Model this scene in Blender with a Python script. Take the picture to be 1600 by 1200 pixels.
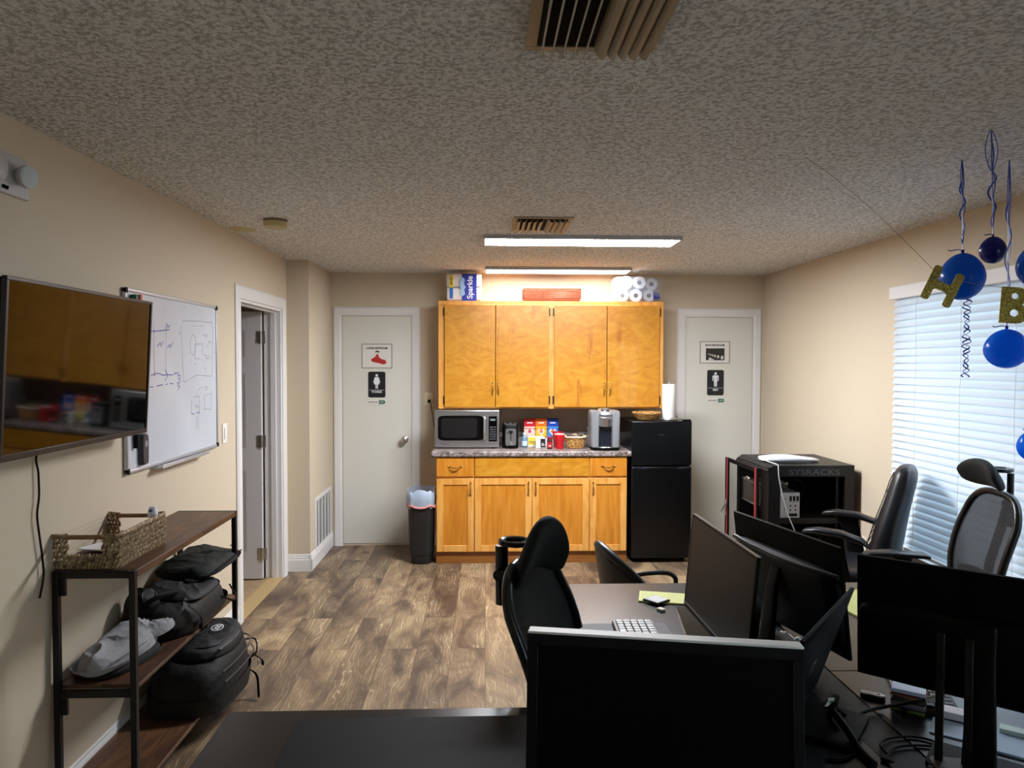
import bpy, bmesh, math, random
from math import sin, cos, pi, radians, sqrt, atan2
from mathutils import Vector, Matrix, Euler, noise

random.seed(7)
C = bpy.context.scene.collection
for o in list(bpy.data.objects):
    bpy.data.objects.remove(o)

# ------------------------------------------------------------------ camera
F, YAW, PITCH, ROLL, EYE = 1150.0, .036, .0289, .002, 1.643
_f = Vector((sin(YAW)*cos(PITCH), cos(YAW)*cos(PITCH), -sin(PITCH)))
_r0 = Vector((cos(YAW), -sin(YAW), 0)); _u0 = _r0.cross(_f)
_r = _r0*cos(ROLL)+_u0*sin(ROLL); _u = _u0*cos(ROLL)-_r0*sin(ROLL)
cd = bpy.data.cameras.new('camera'); cam = bpy.data.objects.new('camera', cd); C.objects.link(cam)
cd.sensor_fit = 'HORIZONTAL'; cd.sensor_width = 36.0; cd.lens = F*36/1600; cd.clip_start = .02
M = Matrix((( _r.x, _u.x, -_f.x, 0), (_r.y, _u.y, -_f.y, 0), (_r.z, _u.z, -_f.z, EYE), (0, 0, 0, 1)))
cam.matrix_world = M
bpy.context.scene.camera = cam

def onplane(x, y, ax, val):
    """point of the photograph (in pixels) on a real plane of the room (axis ax = val)"""
    d = _f+_r*((x-800)/F)+_u*((600-y)/F)
    o = Vector((0, 0, EYE)); t = (val-o[ax])/d[ax]
    return o+d*t

# ------------------------------------------------------------------ light
vs = bpy.context.scene.view_settings
vs.view_transform = 'Standard'; vs.look = 'None'; vs.gamma = 1.0; vs.use_curve_mapping = False
vs.exposure = 1.0   # lights carry the level
w = bpy.data.worlds.new('sky'); bpy.context.scene.world = w; w.use_nodes = True
wb = w.node_tree.nodes['Background']; wb.inputs[0].default_value = (.74, .87, 1, 1); wb.inputs[1].default_value = 3.0
PANEL_W = 64.0
PANEL_COL = (.93, .97, 1.03)

# ------------------------------------------------------------------ materials
def lin(c):
    return tuple(((v/255)/12.92 if v/255 <= .04045 else ((v/255+.055)/1.055)**2.4) for v in c)+(1,)
MATS = {}
def mat(name, col, rough=.5, metal=0, emit=None, es=0, bump=None, spec=.5, trans=0, alpha=1, sheen=0, coat=0, ior=None, var=None):
    """plain procedural material; bump=(scale,strength,dist) ; var=(scale,amount)"""
    if name in MATS: return MATS[name]
    m = bpy.data.materials.new(name); m.use_nodes = True; MATS[name] = m
    nt = m.node_tree; b = nt.nodes['Principled BSDF']
    b.inputs['Base Color'].default_value = lin(col) if max(col) > 1.0001 or isinstance(col[0], int) else tuple(col)+(1,)
    b.inputs['Roughness'].default_value = rough; b.inputs['Metallic'].default_value = metal
    b.inputs['Specular IOR Level'].default_value = spec
    b.inputs['Transmission Weight'].default_value = trans; b.inputs['Alpha'].default_value = alpha
    b.inputs['Coat Weight'].default_value = coat
    if ior: b.inputs['IOR'].default_value = ior
    if sheen: b.inputs['Sheen Weight'].default_value = sheen
    if emit:
        b.inputs['Emission Color'].default_value = tuple(emit)+(1,); b.inputs['Emission Strength'].default_value = es
    tc = nt.nodes.new('ShaderNodeTexCoord')
    if bump:
        n = nt.nodes.new('ShaderNodeTexNoise'); n.inputs['Scale'].default_value = bump[0]; n.inputs['Detail'].default_value = 4
        nt.links.new(tc.outputs['Object'], n.inputs['Vector'])
        bp = nt.nodes.new('ShaderNodeBump'); bp.inputs['Strength'].default_value = bump[1]; bp.inputs['Distance'].default_value = bump[2]
        nt.links.new(n.outputs['Fac'], bp.inputs['Height']); nt.links.new(bp.outputs[0], b.inputs['Normal'])
    if var:
        n = nt.nodes.new('ShaderNodeTexNoise'); n.inputs['Scale'].default_value = var[0]; n.inputs['Detail'].default_value = 5
        nt.links.new(tc.outputs['Object'], n.inputs['Vector'])
        mx = nt.nodes.new('ShaderNodeMixRGB'); mx.blend_type = 'MULTIPLY'
        rr = nt.nodes.new('ShaderNodeValToRGB'); a = 1-var[1]
        rr.color_ramp.elements[0].position = .3; rr.color_ramp.elements[1].position = .7
        rr.color_ramp.elements[0].color = (a, a, a, 1); rr.color_ramp.elements[1].color = (1, 1, 1, 1)
        nt.links.new(n.outputs['Fac'], rr.inputs[0])
        mx.inputs[0].default_value = 1; mx.inputs[1].default_value = b.inputs['Base Color'].default_value
        nt.links.new(rr.outputs[0], mx.inputs[2]); nt.links.new(mx.outputs[0], b.inputs['Base Color'])
    return m

def nodes(name):
    m = bpy.data.materials.new(name); m.use_nodes = True; MATS[name] = m
    nt = m.node_tree; return m, nt, nt.nodes['Principled BSDF'], nt.nodes.new, nt.links.new
def ramp(nt, stops):
    r = nt.nodes.new('ShaderNodeValToRGB'); e = r.color_ramp.elements
    e[0].position, e[0].color = stops[0]; e[1].position, e[1].color = stops[-1]
    for p, c in stops[1:-1]:
        k = e.new(p); k.color = c
    return r

def m_ceiling():
    m, nt, b, N, L = nodes('popcorn ceiling')
    tc = N('ShaderNodeTexCoord')
    n = N('ShaderNodeTexNoise'); n.inputs['Scale'].default_value = 62; n.inputs['Detail'].default_value = 3; n.inputs['Roughness'].default_value = .65
    v = N('ShaderNodeTexVoronoi'); v.inputs['Scale'].default_value = 80
    L(tc.outputs['Object'], n.inputs['Vector']); L(tc.outputs['Object'], v.inputs['Vector'])
    r = ramp(nt, [(.40, (0, 0, 0, 1)), (.62, (1, 1, 1, 1))]); L(n.outputs['Fac'], r.inputs[0])
    mu = N('ShaderNodeMath'); mu.operation = 'SUBTRACT'; L(r.outputs[0], mu.inputs[0]); L(v.outputs['Distance'], mu.inputs[1])
    bp = N('ShaderNodeBump'); bp.inputs['Strength'].default_value = 1.0; bp.inputs['Distance'].default_value = .0065
    L(mu.outputs[0], bp.inputs['Height']); L(bp.outputs[0], b.inputs['Normal'])
    c = ramp(nt, [(.38, lin((196, 193, 186))), (.56, lin((254, 253, 249)))]); L(n.outputs['Fac'], c.inputs[0])  # pits also darker in colour, their shade painted in
    L(c.outputs[0], b.inputs['Base Color']); b.inputs['Roughness'].default_value = .95; b.inputs['Specular IOR Level'].default_value = .1
    return m

def m_floor():
    m, nt, b, N, L = nodes('vinyl plank floor')
    tc = N('ShaderNodeTexCoord'); mp = N('ShaderNodeMapping'); mp.inputs['Rotation'].default_value = (0, 0, pi/2)
    L(tc.outputs['Object'], mp.inputs['Vector'])
    br = N('ShaderNodeTexBrick'); br.offset = .37; br.offset_frequency = 2; br.squash = 1
    br.inputs['Scale'].default_value = 1; br.inputs['Mortar Size'].default_value = .0022; br.inputs['Mortar Smooth'].default_value = .3
    br.inputs['Brick Width'].default_value = 1.40; br.inputs['Row Height'].default_value = .195
    br.inputs['Color1'].default_value = (0, 0, 0, 1); br.inputs['Color2'].default_value = (1, 1, 1, 1); br.inputs['Mortar'].default_value = (.5, .5, .5, 1)
    L(mp.outputs[0], br.inputs['Vector'])
    # per-plank offset of the grain
    sc = N('ShaderNodeVectorMath'); sc.operation = 'SCALE'; sc.inputs['Scale'].default_value = 13.7
    L(br.outputs['Color'], sc.inputs[0])
    ad = N('ShaderNodeVectorMath'); ad.operation = 'ADD'; L(tc.outputs['Object'], ad.inputs[0]); L(sc.outputs[0], ad.inputs[1])
    mg = N('ShaderNodeMapping'); mg.inputs['Scale'].default_value = (7, 2.4, 1); L(ad.outputs[0], mg.inputs['Vector'])
    big = N('ShaderNodeTexNoise'); big.inputs['Scale'].default_value = .75; big.inputs['Detail'].default_value = 5; big.inputs['Roughness'].default_value = .62; big.inputs['Distortion'].default_value = .6
    L(mg.outputs[0], big.inputs['Vector'])
    mg2 = N('ShaderNodeMapping'); mg2.inputs['Scale'].default_value = (42, 5, 1); L(ad.outputs[0], mg2.inputs['Vector'])
    fine = N('ShaderNodeTexNoise'); fine.inputs['Scale'].default_value = 1.6; fine.inputs['Detail'].default_value = 5; fine.inputs['Distortion'].default_value = .8
    L(mg2.outputs[0], fine.inputs['Vector'])
    wv = N('ShaderNodeTexWave'); wv.inputs['Scale'].default_value = 2.6; wv.inputs['Distortion'].default_value = 14; wv.inputs['Detail'].default_value = 2; wv.inputs['Detail Scale'].default_value = 1.0
    mg3 = N('ShaderNodeMapping'); mg3.inputs['Scale'].default_value = (5.5, 1.3, 1); L(ad.outputs[0], mg3.inputs['Vector']); L(mg3.outputs[0], wv.inputs['Vector'])
    c1 = ramp(nt, [(.30, lin((62, 50, 44))), (.41, lin((94, 78, 64))), (.53, lin((122, 104, 82))), (.70, lin((152, 134, 106)))]); L(big.outputs['Fac'], c1.inputs[0])
    c2 = ramp(nt, [(.38, (.82, .80, .79, 1)), (.60, (1, 1, 1, 1))]); L(fine.outputs['Fac'], c2.inputs[0])
    mx = N('ShaderNodeMixRGB'); mx.blend_type = 'MULTIPLY'; mx.inputs[0].default_value = .42; L(c1.outputs[0], mx.inputs[1]); L(c2.outputs[0], mx.inputs[2])
    pl = ramp(nt, [(0, (.60, .56, .54, 1)), (.3, (1.05, .98, .90, 1)), (.6, (.80, .78, .76, 1)), (1, (1.40, 1.34, 1.22, 1))]); L(br.outputs['Color'], pl.inputs[0])
    m2 = N('ShaderNodeMixRGB'); m2.blend_type = 'MULTIPLY'; m2.inputs[0].default_value = 1; L(mx.outputs[0], m2.inputs[1]); L(pl.outputs[0], m2.inputs[2])
    c3 = ramp(nt, [(.90, (0, 0, 0, 1)), (.99, (1, 1, 1, 1))]); L(wv.outputs['Fac'], c3.inputs[0])
    m3 = N('ShaderNodeMixRGB'); m3.inputs[2].default_value = lin((186, 164, 132)); L(m2.outputs[0], m3.inputs[1])
    mm = N('ShaderNodeMath'); mm.operation = 'MULTIPLY'; mm.inputs[1].default_value = .75; pm = ramp(nt, [(.42, (0, 0, 0, 1)), (.60, (1, 1, 1, 1))]); L(big.outputs['Fac'], pm.inputs[0]); m6 = N('ShaderNodeMath'); m6.operation = 'MULTIPLY'; L(pm.outputs[0], m6.inputs[0]); L(c3.outputs[0], m6.inputs[1]); L(m6.outputs[0], mm.inputs[0]); L(mm.outputs[0], m3.inputs[0])
    # knots
    kn = N('ShaderNodeTexVoronoi'); kn.inputs['Scale'].default_value = 1; mk = N('ShaderNodeMapping'); mk.inputs['Scale'].default_value = (3.2, 1.7, 1)
    L(ad.outputs[0], mk.inputs['Vector']); L(mk.outputs[0], kn.inputs['Vector'])
    kr = ramp(nt, [(.03, (.30, .26, .25, 1)), (.16, (1, 1, 1, 1))]); L(kn.outputs['Distance'], kr.inputs[0])
    m4 = N('ShaderNodeMixRGB'); m4.blend_type = 'MULTIPLY'; m4.inputs[0].default_value = .8; L(m3.outputs[0], m4.inputs[1]); L(kr.outputs[0], m4.inputs[2])
    m5 = N('ShaderNodeMixRGB'); m5.inputs[2].default_value = lin((84, 68, 54)); L(m4.outputs[0], m5.inputs[1]); L(br.outputs['Fac'], m5.inputs[0])
    L(m5.outputs[0], b.inputs['Base Color'])
    b.inputs['Roughness'].default_value = .42
    bp = N('ShaderNodeBump'); bp.inputs['Strength'].default_value = .25; bp.inputs['Distance'].default_value = .002; L(fine.outputs['Fac'], bp.inputs['Height']); L(bp.outputs[0], b.inputs['Normal'])
    return m

def m_wood(name, cols, scale=(7, 7, 1.4), streak=None, rough=.35, bscale=1.6, dist=1.2, coat=.0):
    m, nt, b, N, L = nodes(name)
    tc = N('ShaderNodeTexCoord'); mp = N('ShaderNodeMapping'); mp.inputs['Scale'].default_value = scale
    oi = N('ShaderNodeObjectInfo'); rs = N('ShaderNodeVectorMath'); rs.operation = 'SCALE'; rs.inputs['Scale'].default_value = 9.3
    rc_ = N('ShaderNodeCombineXYZ'); L(oi.outputs['Random'], rc_.inputs[0]); L(oi.outputs['Random'], rc_.inputs[2]); L(rc_.outputs[0], rs.inputs[0])
    av = N('ShaderNodeVectorMath'); av.operation = 'ADD'; L(tc.outputs['Object'], av.inputs[0]); L(rs.outputs[0], av.inputs[1])
    L(av.outputs[0], mp.inputs['Vector'])
    n = N('ShaderNodeTexNoise'); n.inputs['Scale'].default_value = bscale; n.inputs['Detail'].default_value = 6; n.inputs['Distortion'].default_value = dist
    L(mp.outputs[0], n.inputs['Vector'])
    k = len(cols); r = ramp(nt, [(.3+.4*i/(k-1), lin(c)) for i, c in enumerate(cols)]); L(n.outputs['Fac'], r.inputs[0])
    out = r.outputs[0]
    if streak:
        ms = N('ShaderNodeMapping'); ms.inputs['Scale'].default_value = (11, 1, 1.1); ms.inputs['Location'].default_value = streak[1]; L(av.outputs[0], ms.inputs['Vector'])
        s = N('ShaderNodeTexNoise'); s.inputs['Scale'].default_value = 1; s.inputs['Detail'].default_value = 3; s.inputs['Distortion'].default_value = .5; L(ms.outputs[0], s.inputs['Vector'])
        f2 = N('ShaderNodeTexNoise'); m2 = N('ShaderNodeMapping'); m2.inputs['Scale'].default_value = (110, 1, 3); L(tc.outputs['Object'], m2.inputs['Vector']); L(m2.outputs[0], f2.inputs['Vector']); f2.inputs['Scale'].default_value = 1
        a = ramp(nt, [(.62, (0, 0, 0, 1)), (.70, (1, 1, 1, 1))]); L(s.outputs['Fac'], a.inputs[0])
        a2 = ramp(nt, [(.42, (.15, .15, .15, 1)), (.58, (1, 1, 1, 1))]); L(f2.outputs['Fac'], a2.inputs[0])
        mu = N('ShaderNodeMath'); mu.operation = 'MULTIPLY'; L(a.outputs[0], mu.inputs[0]); L(a2.outputs[0], mu.inputs[1])
        mx = N('ShaderNodeMixRGB'); mx.inputs[2].default_value = lin(streak[0]); L(mu.outputs[0], mx.inputs[0]); L(out, mx.inputs[1]); out = mx.outputs[0]
    L(out, b.inputs['Base Color']); b.inputs['Roughness'].default_value = rough; b.inputs['Coat Weight'].default_value = coat
    return m

def m_counter():
    m, nt, b, N, L = nodes('granite laminate'); tc = N('ShaderNodeTexCoord')
    n = N('ShaderNodeTexNoise'); n.inputs['Scale'].default_value = 26; n.inputs['Detail'].default_value = 9; n.inputs['Roughness'].default_value = .7; n.inputs['Distortion'].default_value = 1.5
    L(tc.outputs['Object'], n.inputs['Vector'])
    r = ramp(nt, [(.34, lin((46, 38, 36))), (.45, lin((98, 84, 80))), (.52, lin((140, 128, 124))), (.6, lin((178, 168, 166))), (.7, lin((104, 90, 86)))]); L(n.outputs['Fac'], r.inputs[0])
    L(r.outputs[0], b.inputs['Base Color']); b.inputs['Roughness'].default_value = .3
    return m

def m_mesh():
    m, nt, b, N, L = nodes('see-through chair mesh')
    b.inputs['Base Color'].default_value = (.015, .015, .017, 1); b.inputs['Roughness'].default_value = .8
    t = N('ShaderNodeBsdfTransparent'); mx = N('ShaderNodeMixShader'); mx.inputs[0].default_value = .72
    L(t.outputs[0], mx.inputs[1]); L(b.outputs[0], mx.inputs[2]); L(mx.outputs[0], nt.nodes['Material Output'].inputs['Surface'])
    return m
def m_translucent(name, col, fac, rough=.5, clear=0):
    m, nt, b, N, L = nodes(name); b.inputs['Base Color'].default_value = lin(col); b.inputs['Roughness'].default_value = rough
    t = N('ShaderNodeBsdfTranslucent'); t.inputs[0].default_value = lin(col); mx = N('ShaderNodeMixShader'); mx.inputs[0].default_value = fac
    L(b.outputs[0], mx.inputs[1]); L(t.outputs[0], mx.inputs[2]); out = mx.outputs[0]
    if clear:
        tt = N('ShaderNodeBsdfTransparent'); tt.inputs[0].default_value = lin(col); m2 = N('ShaderNodeMixShader'); m2.inputs[0].default_value = clear
        L(out, m2.inputs[1]); L(tt.outputs[0], m2.inputs[2]); out = m2.outputs[0]
    L(out, nt.nodes['Material Output'].inputs['Surface'])
    return m
def m_glitter():
    m, nt, b, N, L = nodes('gold glitter'); tc = N('ShaderNodeTexCoord')
    v = N('ShaderNodeTexVoronoi'); v.inputs['Scale'].default_value = 420; L(tc.outputs['Object'], v.inputs['Vector'])
    r = ramp(nt, [(.0, lin((70, 60, 20))), (.5, lin((150, 130, 50))), (.9, lin((235, 215, 120)))]); L(v.outputs['Color'], r.inputs[0])
    L(r.outputs[0], b.inputs['Base Color']); b.inputs['Metallic'].default_value = .6; b.inputs['Roughness'].default_value = .4
    return m
def m_wicker(name, cols, sc=60):
    m, nt, b, N, L = nodes(name); tc = N('ShaderNodeTexCoord')
    n = N('ShaderNodeTexNoise'); n.inputs['Scale'].default_value = sc; n.inputs['Detail'].default_value = 3; L(tc.outputs['Object'], n.inputs['Vector'])
    r = ramp(nt, [(.3+.4*i/(len(cols)-1), lin(c)) for i, c in enumerate(cols)]); L(n.outputs['Fac'], r.inputs[0])
    L(r.outputs[0], b.inputs['Base Color']); b.inputs['Roughness'].default_value = .7
    return m
def m_brushed():
    m, nt, b, N, L = nodes('brushed steel'); tc = N('ShaderNodeTexCoord'); mp = N('ShaderNodeMapping'); mp.inputs['Scale'].default_value = (1, 1, 120); L(tc.outputs['Object'], mp.inputs[0])
    n = N('ShaderNodeTexNoise'); n.inputs['Scale'].default_value = 3; L(mp.outputs[0], n.inputs['Vector'])
    r = ramp(nt, [(.3, lin((160, 158, 156))), (.7, lin((190, 188, 186)))]); L(n.outputs['Fac'], r.inputs[0]); L(r.outputs[0], b.inputs['Base Color'])
    b.inputs['Metallic'].default_value = .9; b.inputs['Roughness'].default_value = .33
    return m

M_CEIL = m_ceiling(); M_FLOOR = m_floor()
M_WALL = mat('tan wall paint', (206, 192, 169), .6, bump=(60, .12, .002), spec=.3)
M_WHITE = mat('white trim paint', (226, 224, 222), .4)
M_DOOR = mat('white door paint', (214, 212, 202), .45)
M_SIXP = mat('six panel door paint', (214, 210, 210), .45)
M_MAPLE = m_wood('honey maple', [(180, 117, 25), (193, 131, 34), (203, 145, 49)], (5, 5, 9), ((150, 70, 12), (3.1, 0, .4)), .35, 1.0, 2.5, .2)
M_MAPLE2 = m_wood('honey maple straight grain', [(184, 112, 28), (200, 128, 38), (212, 142, 52)], (22, 22, 2.2), None, .35, 1.2, .8, .2)
M_MAPLE3 = m_wood('maple face frame', [(206, 138, 56), (222, 158, 76), (230, 172, 92)], (20, 20, 3), None, .35, 1.2, .8, .2)
M_KICK = m_wood('dark maple kick board', [(128, 76, 26), (150, 94, 38)], (2, 20, 20), None, .5)  # darker maple tones than the cabinet fronts
M_COUNTER = m_counter()
M_RUSTIC = m_wood('rustic brown board', [(52, 33, 22), (82, 54, 34), (112, 76, 48)], (9, 1.6, 9), None, .45, 1.6, 1.4)
M_DESK = m_wood('black-brown desk top', [(16, 16, 20), (22, 23, 28), (29, 30, 37)], (40, 3, 40), None, .26, 1.4, .6)
M_DESKE = mat('desk edge', (24, 22, 23), .5)
M_BLACK = mat('black plastic', (5, 5, 6), .5, spec=.15)
M_BLACKM = mat('matte black plastic', (5, 5, 7), .6, spec=.12)
M_BLACKMETAL = mat('black metal', (18, 18, 19), .45, .3)
M_GLOSS = mat('gloss black', (6, 6, 7), .12)
M_SCREEN = mat('screen glass', (3, 3, 4), .16, spec=.4)
M_TVSCREEN = mat('tv screen glass', (4, 3, 3), .05, spec=.26)
M_SCREENM = mat('matte screen', (4, 4, 6), .42, spec=.12)
M_SILVER = mat('silver plastic', (170, 170, 172), .35, .4)
M_STEEL = m_brushed()
M_CHROME = mat('chrome', (206, 204, 200), .25, .85)
M_BRASS = mat('antique brass', (190, 150, 90), .3, 1)
M_LEATHER = mat('black leather', (14, 17, 25), .38, bump=(300, .12, .001))
M_LEATHER2 = mat('black leather chair', (18, 18, 19), .38, bump=(300, .12, .001))
M_FABRIC = mat('black fabric', (13, 13, 14), .85, bump=(500, .3, .001))
M_NYLON = mat('black nylon', (7, 7, 9), .7, bump=(40, .5, .006))
M_NYLON2 = mat('charcoal nylon', (20, 20, 23), .7, bump=(40, .4, .004))
M_OLIVE = mat('dark olive nylon', (10, 14, 10), .8, bump=(30, .6, .008))
M_SHIRT = mat('grey jersey', (150, 150, 153), .95, bump=(18, .8, .012))
M_MESH = m_mesh()
M_SLAT = m_translucent('white blind slat', (226, 232, 238), .35, .35)
M_SEAGRASS = m_wicker('seagrass', [(84, 66, 46), (150, 126, 92), (206, 182, 142)], 90)
M_WICKER = m_wicker('wicker', [(116, 74, 32), (176, 128, 68), (216, 176, 110)], 60)
M_RATTAN = m_wicker('reddish rattan', [(84, 38, 20), (128, 66, 38), (160, 92, 58)], 90)
M_BAL = m_translucent('blue latex', (18, 124, 214), .5, .2, .12)
M_BALD = m_translucent('navy latex', (8, 26, 140), .25, .2)
M_BALB = m_translucent('bright blue latex', (8, 150, 246), .6, .2, .10)
M_RIB = mat('blue curling ribbon', (52, 92, 196), .3)
M_GOLD = m_glitter()
M_RED = mat('red plastic', (196, 22, 30), .35)
M_PAPER = mat('white paper', (226, 226, 228), .7)
M_YELLOWP = mat('yellow legal paper', (226, 226, 140), .7)
M_LINE = mat('pale rule line', (150, 168, 140), .7)
M_BLUEP = mat('royal blue print', (24, 44, 150), .4)
M_GREEN = mat('green print', (20, 96, 62), .4)
M_BLK = mat('black print', (14, 14, 18), .5)
M_DIFF = mat('light diffuser', (255, 255, 255), .5, emit=PANEL_COL, es=PANEL_W)
M_FIXT = mat('light housing', (190, 190, 190), .5)
M_DARK = mat('dark void', (8, 8, 8), .9)

# ------------------------------------------------------------------ mesh helpers
class MB:
    def __init__(s): s.bm = bmesh.new()
    def face(s, pts):
        vs_ = [s.bm.verts.new(p) for p in pts]; return s.bm.faces.new(vs_)
    def box(s, c, d, rot=None):
        r = bmesh.ops.create_cube(s.bm, size=1); Mx = Matrix.Diagonal((*d, 1))
        R_ = (rot if isinstance(rot, Matrix) else Euler(rot).to_matrix()).to_4x4() if rot is not None else Matrix()
        bmesh.ops.transform(s.bm, matrix=Matrix.Translation(c) @ R_ @ Mx, verts=r['verts']); return s
    def bb(s, x0, x1, y0, y1, z0, z1):
        return s.box(((x0+x1)/2, (y0+y1)/2, (z0+z1)/2), (abs(x1-x0), abs(y1-y0), abs(z1-z0)))
    def cyl(s, p0, p1, r0, r1=None, n=16, caps=True):
        p0 = Vector(p0); p1 = Vector(p1); r1 = r0 if r1 is None else r1; d = p1-p0
        q = d.to_track_quat('Z', 'Y').to_matrix().to_4x4()
        r = bmesh.ops.create_cone(s.bm, cap_ends=caps, segments=n, radius1=r0, radius2=r1, depth=d.length)
        bmesh.ops.transform(s.bm, matrix=Matrix.Translation((p0+p1)/2) @ q, verts=r['verts']); return s
    def tube(s, path, r, n=8, closed=False, flat=1.0, up=None):
        path = [Vector(p) for p in path]; k = len(path); rings = []; prev = None
        for i, p in enumerate(path):
            a = path[(i-1) % k] if (closed or i > 0) else p; b = path[(i+1) % k] if (closed or i < k-1) else p
            t = (b-a).normalized()
            if prev is None:
                u = Vector(up) if up else (Vector((0, 0, 1)) if abs(t.z) < .9 else Vector((1, 0, 0)))
            else: u = Vector(up) if up else prev
            u = (u-t*u.dot(t))
            if u.length < 1e-5: u = t.orthogonal()
            u.normalize(); v = t.cross(u); prev = u
            rr = r[i] if isinstance(r, (list, tuple)) else r
            rings.append([s.bm.verts.new(p+(u*cos(2*pi*j/n)*flat+v*sin(2*pi*j/n))*rr) for j in range(n)])
        for i in range(k if closed else k-1):
            A = rings[i]; B = rings[(i+1) % k]
            for j in range(n): s.bm.faces.new((A[j], A[(j+1) % n], B[(j+1) % n], B[j]))
        if not closed:
            s.bm.faces.new(rings[0][::-1]); s.bm.faces.new(rings[-1])
        return s
    def lathe(s, prof, c=(0, 0, 0), n=24, sx=1, sy=1):
        rings = []
        for r, z in prof:
            rings.append([s.bm.verts.new((c[0]+max(r, 1e-4)*cos(2*pi*j/n)*sx, c[1]+max(r, 1e-4)*sin(2*pi*j/n)*sy, c[2]+z)) for j in range(n)])
        for A, B in zip(rings, rings[1:]):
            for j in range(n): s.bm.faces.new((A[j], A[(j+1) % n], B[(j+1) % n], B[j]))
        s.bm.faces.new(rings[0][::-1]); s.bm.faces.new(rings[-1]); return s
    def loft(s, secs, n=20):
        """secs: (centre, u axis, v axis, ru, rv, exponent)"""
        rings = []
        for c, u, v, ru, rv, e in secs:
            c = Vector(c); u = Vector(u).normalized(); v = Vector(v).normalized(); ring = []
            for j in range(n):
                a = 2*pi*j/n; ca, sa = cos(a), sin(a)
                ring.append(s.bm.verts.new(c+u*ru*math.copysign(abs(ca)**(2/e), ca)+v*rv*math.copysign(abs(sa)**(2/e), sa)))
            rings.append(ring)
        for A, B in zip(rings, rings[1:]):
            for j in range(n): s.bm.faces.new((A[j], A[(j+1) % n], B[(j+1) % n], B[j]))
        s.bm.faces.new(rings[0][::-1]); s.bm.faces.new(rings[-1]); return s
    def prism(s, poly, o, u, v, t):
        """polygon (2d) in plane o,u,v extruded by vector t"""
        o = Vector(o); u = Vector(u); v = Vector(v); t = Vector(t)
        A = [s.bm.verts.new(o+u*a+v*b) for a, b in poly]; B = [s.bm.verts.new(o+u*a+v*b+t) for a, b in poly]; k = len(poly)
        s.bm.faces.new(A[::-1]); s.bm.faces.new(B)
        for j in range(k): s.bm.faces.new((A[j], A[(j+1) % k], B[(j+1) % k], B[j]))
        return s
    def grid(s, fn, nu, nv, thick=0, tn=None):
        V = [[s.bm.verts.new(fn(i/nu, j/nv)) for j in range(nv+1)] for i in range(nu+1)]
        for i in range(nu):
            for j in range(nv): s.bm.faces.new((V[i][j], V[i+1][j], V[i+1][j+1], V[i][j+1]))
        return s
    def ell(s, c, r, rot=None, n=8, m=5):
        k = bmesh.ops.create_uvsphere(s.bm, u_segments=n, v_segments=m, radius=1)
        R_ = (rot if isinstance(rot, Matrix) else Euler(rot).to_matrix()).to_4x4() if rot is not None else Matrix()
        bmesh.ops.transform(s.bm, matrix=Matrix.Translation(c) @ R_ @ Matrix.Diagonal((*r, 1)), verts=k['verts']); return s
    def noisy(s, amp, sc, seed=0):
        for v in s.bm.verts:
            n = noise.noise_vector(v.co*sc+Vector((seed, seed*2, seed*3))); v.co += n*amp
        return s
    def build(s, name, m, parent=None, bevel=0, smooth=None, sub=0, seg=2, solid=0, loc=None, rot=None):
        bmesh.ops.recalc_face_normals(s.bm, faces=s.bm.faces)
        me = bpy.data.meshes.new(name); s.bm.to_mesh(me); s.bm.free()
        o = bpy.data.objects.new(name, me); C.objects.link(o); me.materials.append(m)
        if parent: o.parent = parent
        if loc: o.location = loc
        if rot: o.rotation_euler = rot
        if solid:
            k = o.modifiers.new('s', 'SOLIDIFY'); k.thickness = solid; k.offset = 0
        if bevel:
            k = o.modifiers.new('b', 'BEVEL'); k.width = bevel; k.segments = seg; k.limit_method = 'ANGLE'; k.angle_limit = radians(40)
        if sub:
            k = o.modifiers.new('u', 'SUBSURF'); k.levels = sub; k.render_levels = sub
        if smooth or sub or (smooth is None and bevel):
            me.shade_smooth()
            if not sub:
                try: me.set_sharp_from_angle(angle=radians(38))
                except Exception: pass
        return o

def thing(name, label, cat, loc=(0, 0, 0), rz=0, group=None, rot=None):
    o = bpy.data.objects.new(name, None); C.objects.link(o); o.location = loc; o.rotation_euler = rot or (0, 0, rz)
    o['label'] = label; o['category'] = cat; o.empty_display_size = .05
    if group: o['group'] = group
    return o
def tag(o, label, cat, group=None):
    o['label'] = label; o['category'] = cat
    if group: o['group'] = group
    return o
def struct(o): o['kind'] = 'structure'; return o
def lab(o, l): o['label'] = l; return o

def text(name, s, size, m, parent, loc, rot, ext=.0006, align='CENTER', sx=1.0, bold=.0):
    c = bpy.data.curves.new(name, 'FONT'); c.body = s; c.size = size; c.align_x = align; c.align_y = 'CENTER'; c.extrude = ext; c.offset = bold
    t = bpy.data.objects.new(name+'_t', c); C.objects.link(t)
    bpy.context.view_layer.update()
    me = bpy.data.meshes.new_from_object(t.evaluated_get(bpy.context.evaluated_depsgraph_get()))
    bpy.data.objects.remove(t)
    o = bpy.data.objects.new(name, me); C.objects.link(o); me.materials.clear(); me.materials.append(m)
    o.parent = parent; o.location = loc; o.rotation_euler = rot; o.scale = (sx, 1, 1)
    return o
FR = (pi/2, 0, 0)          # writing that faces the camera (-Y)

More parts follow.
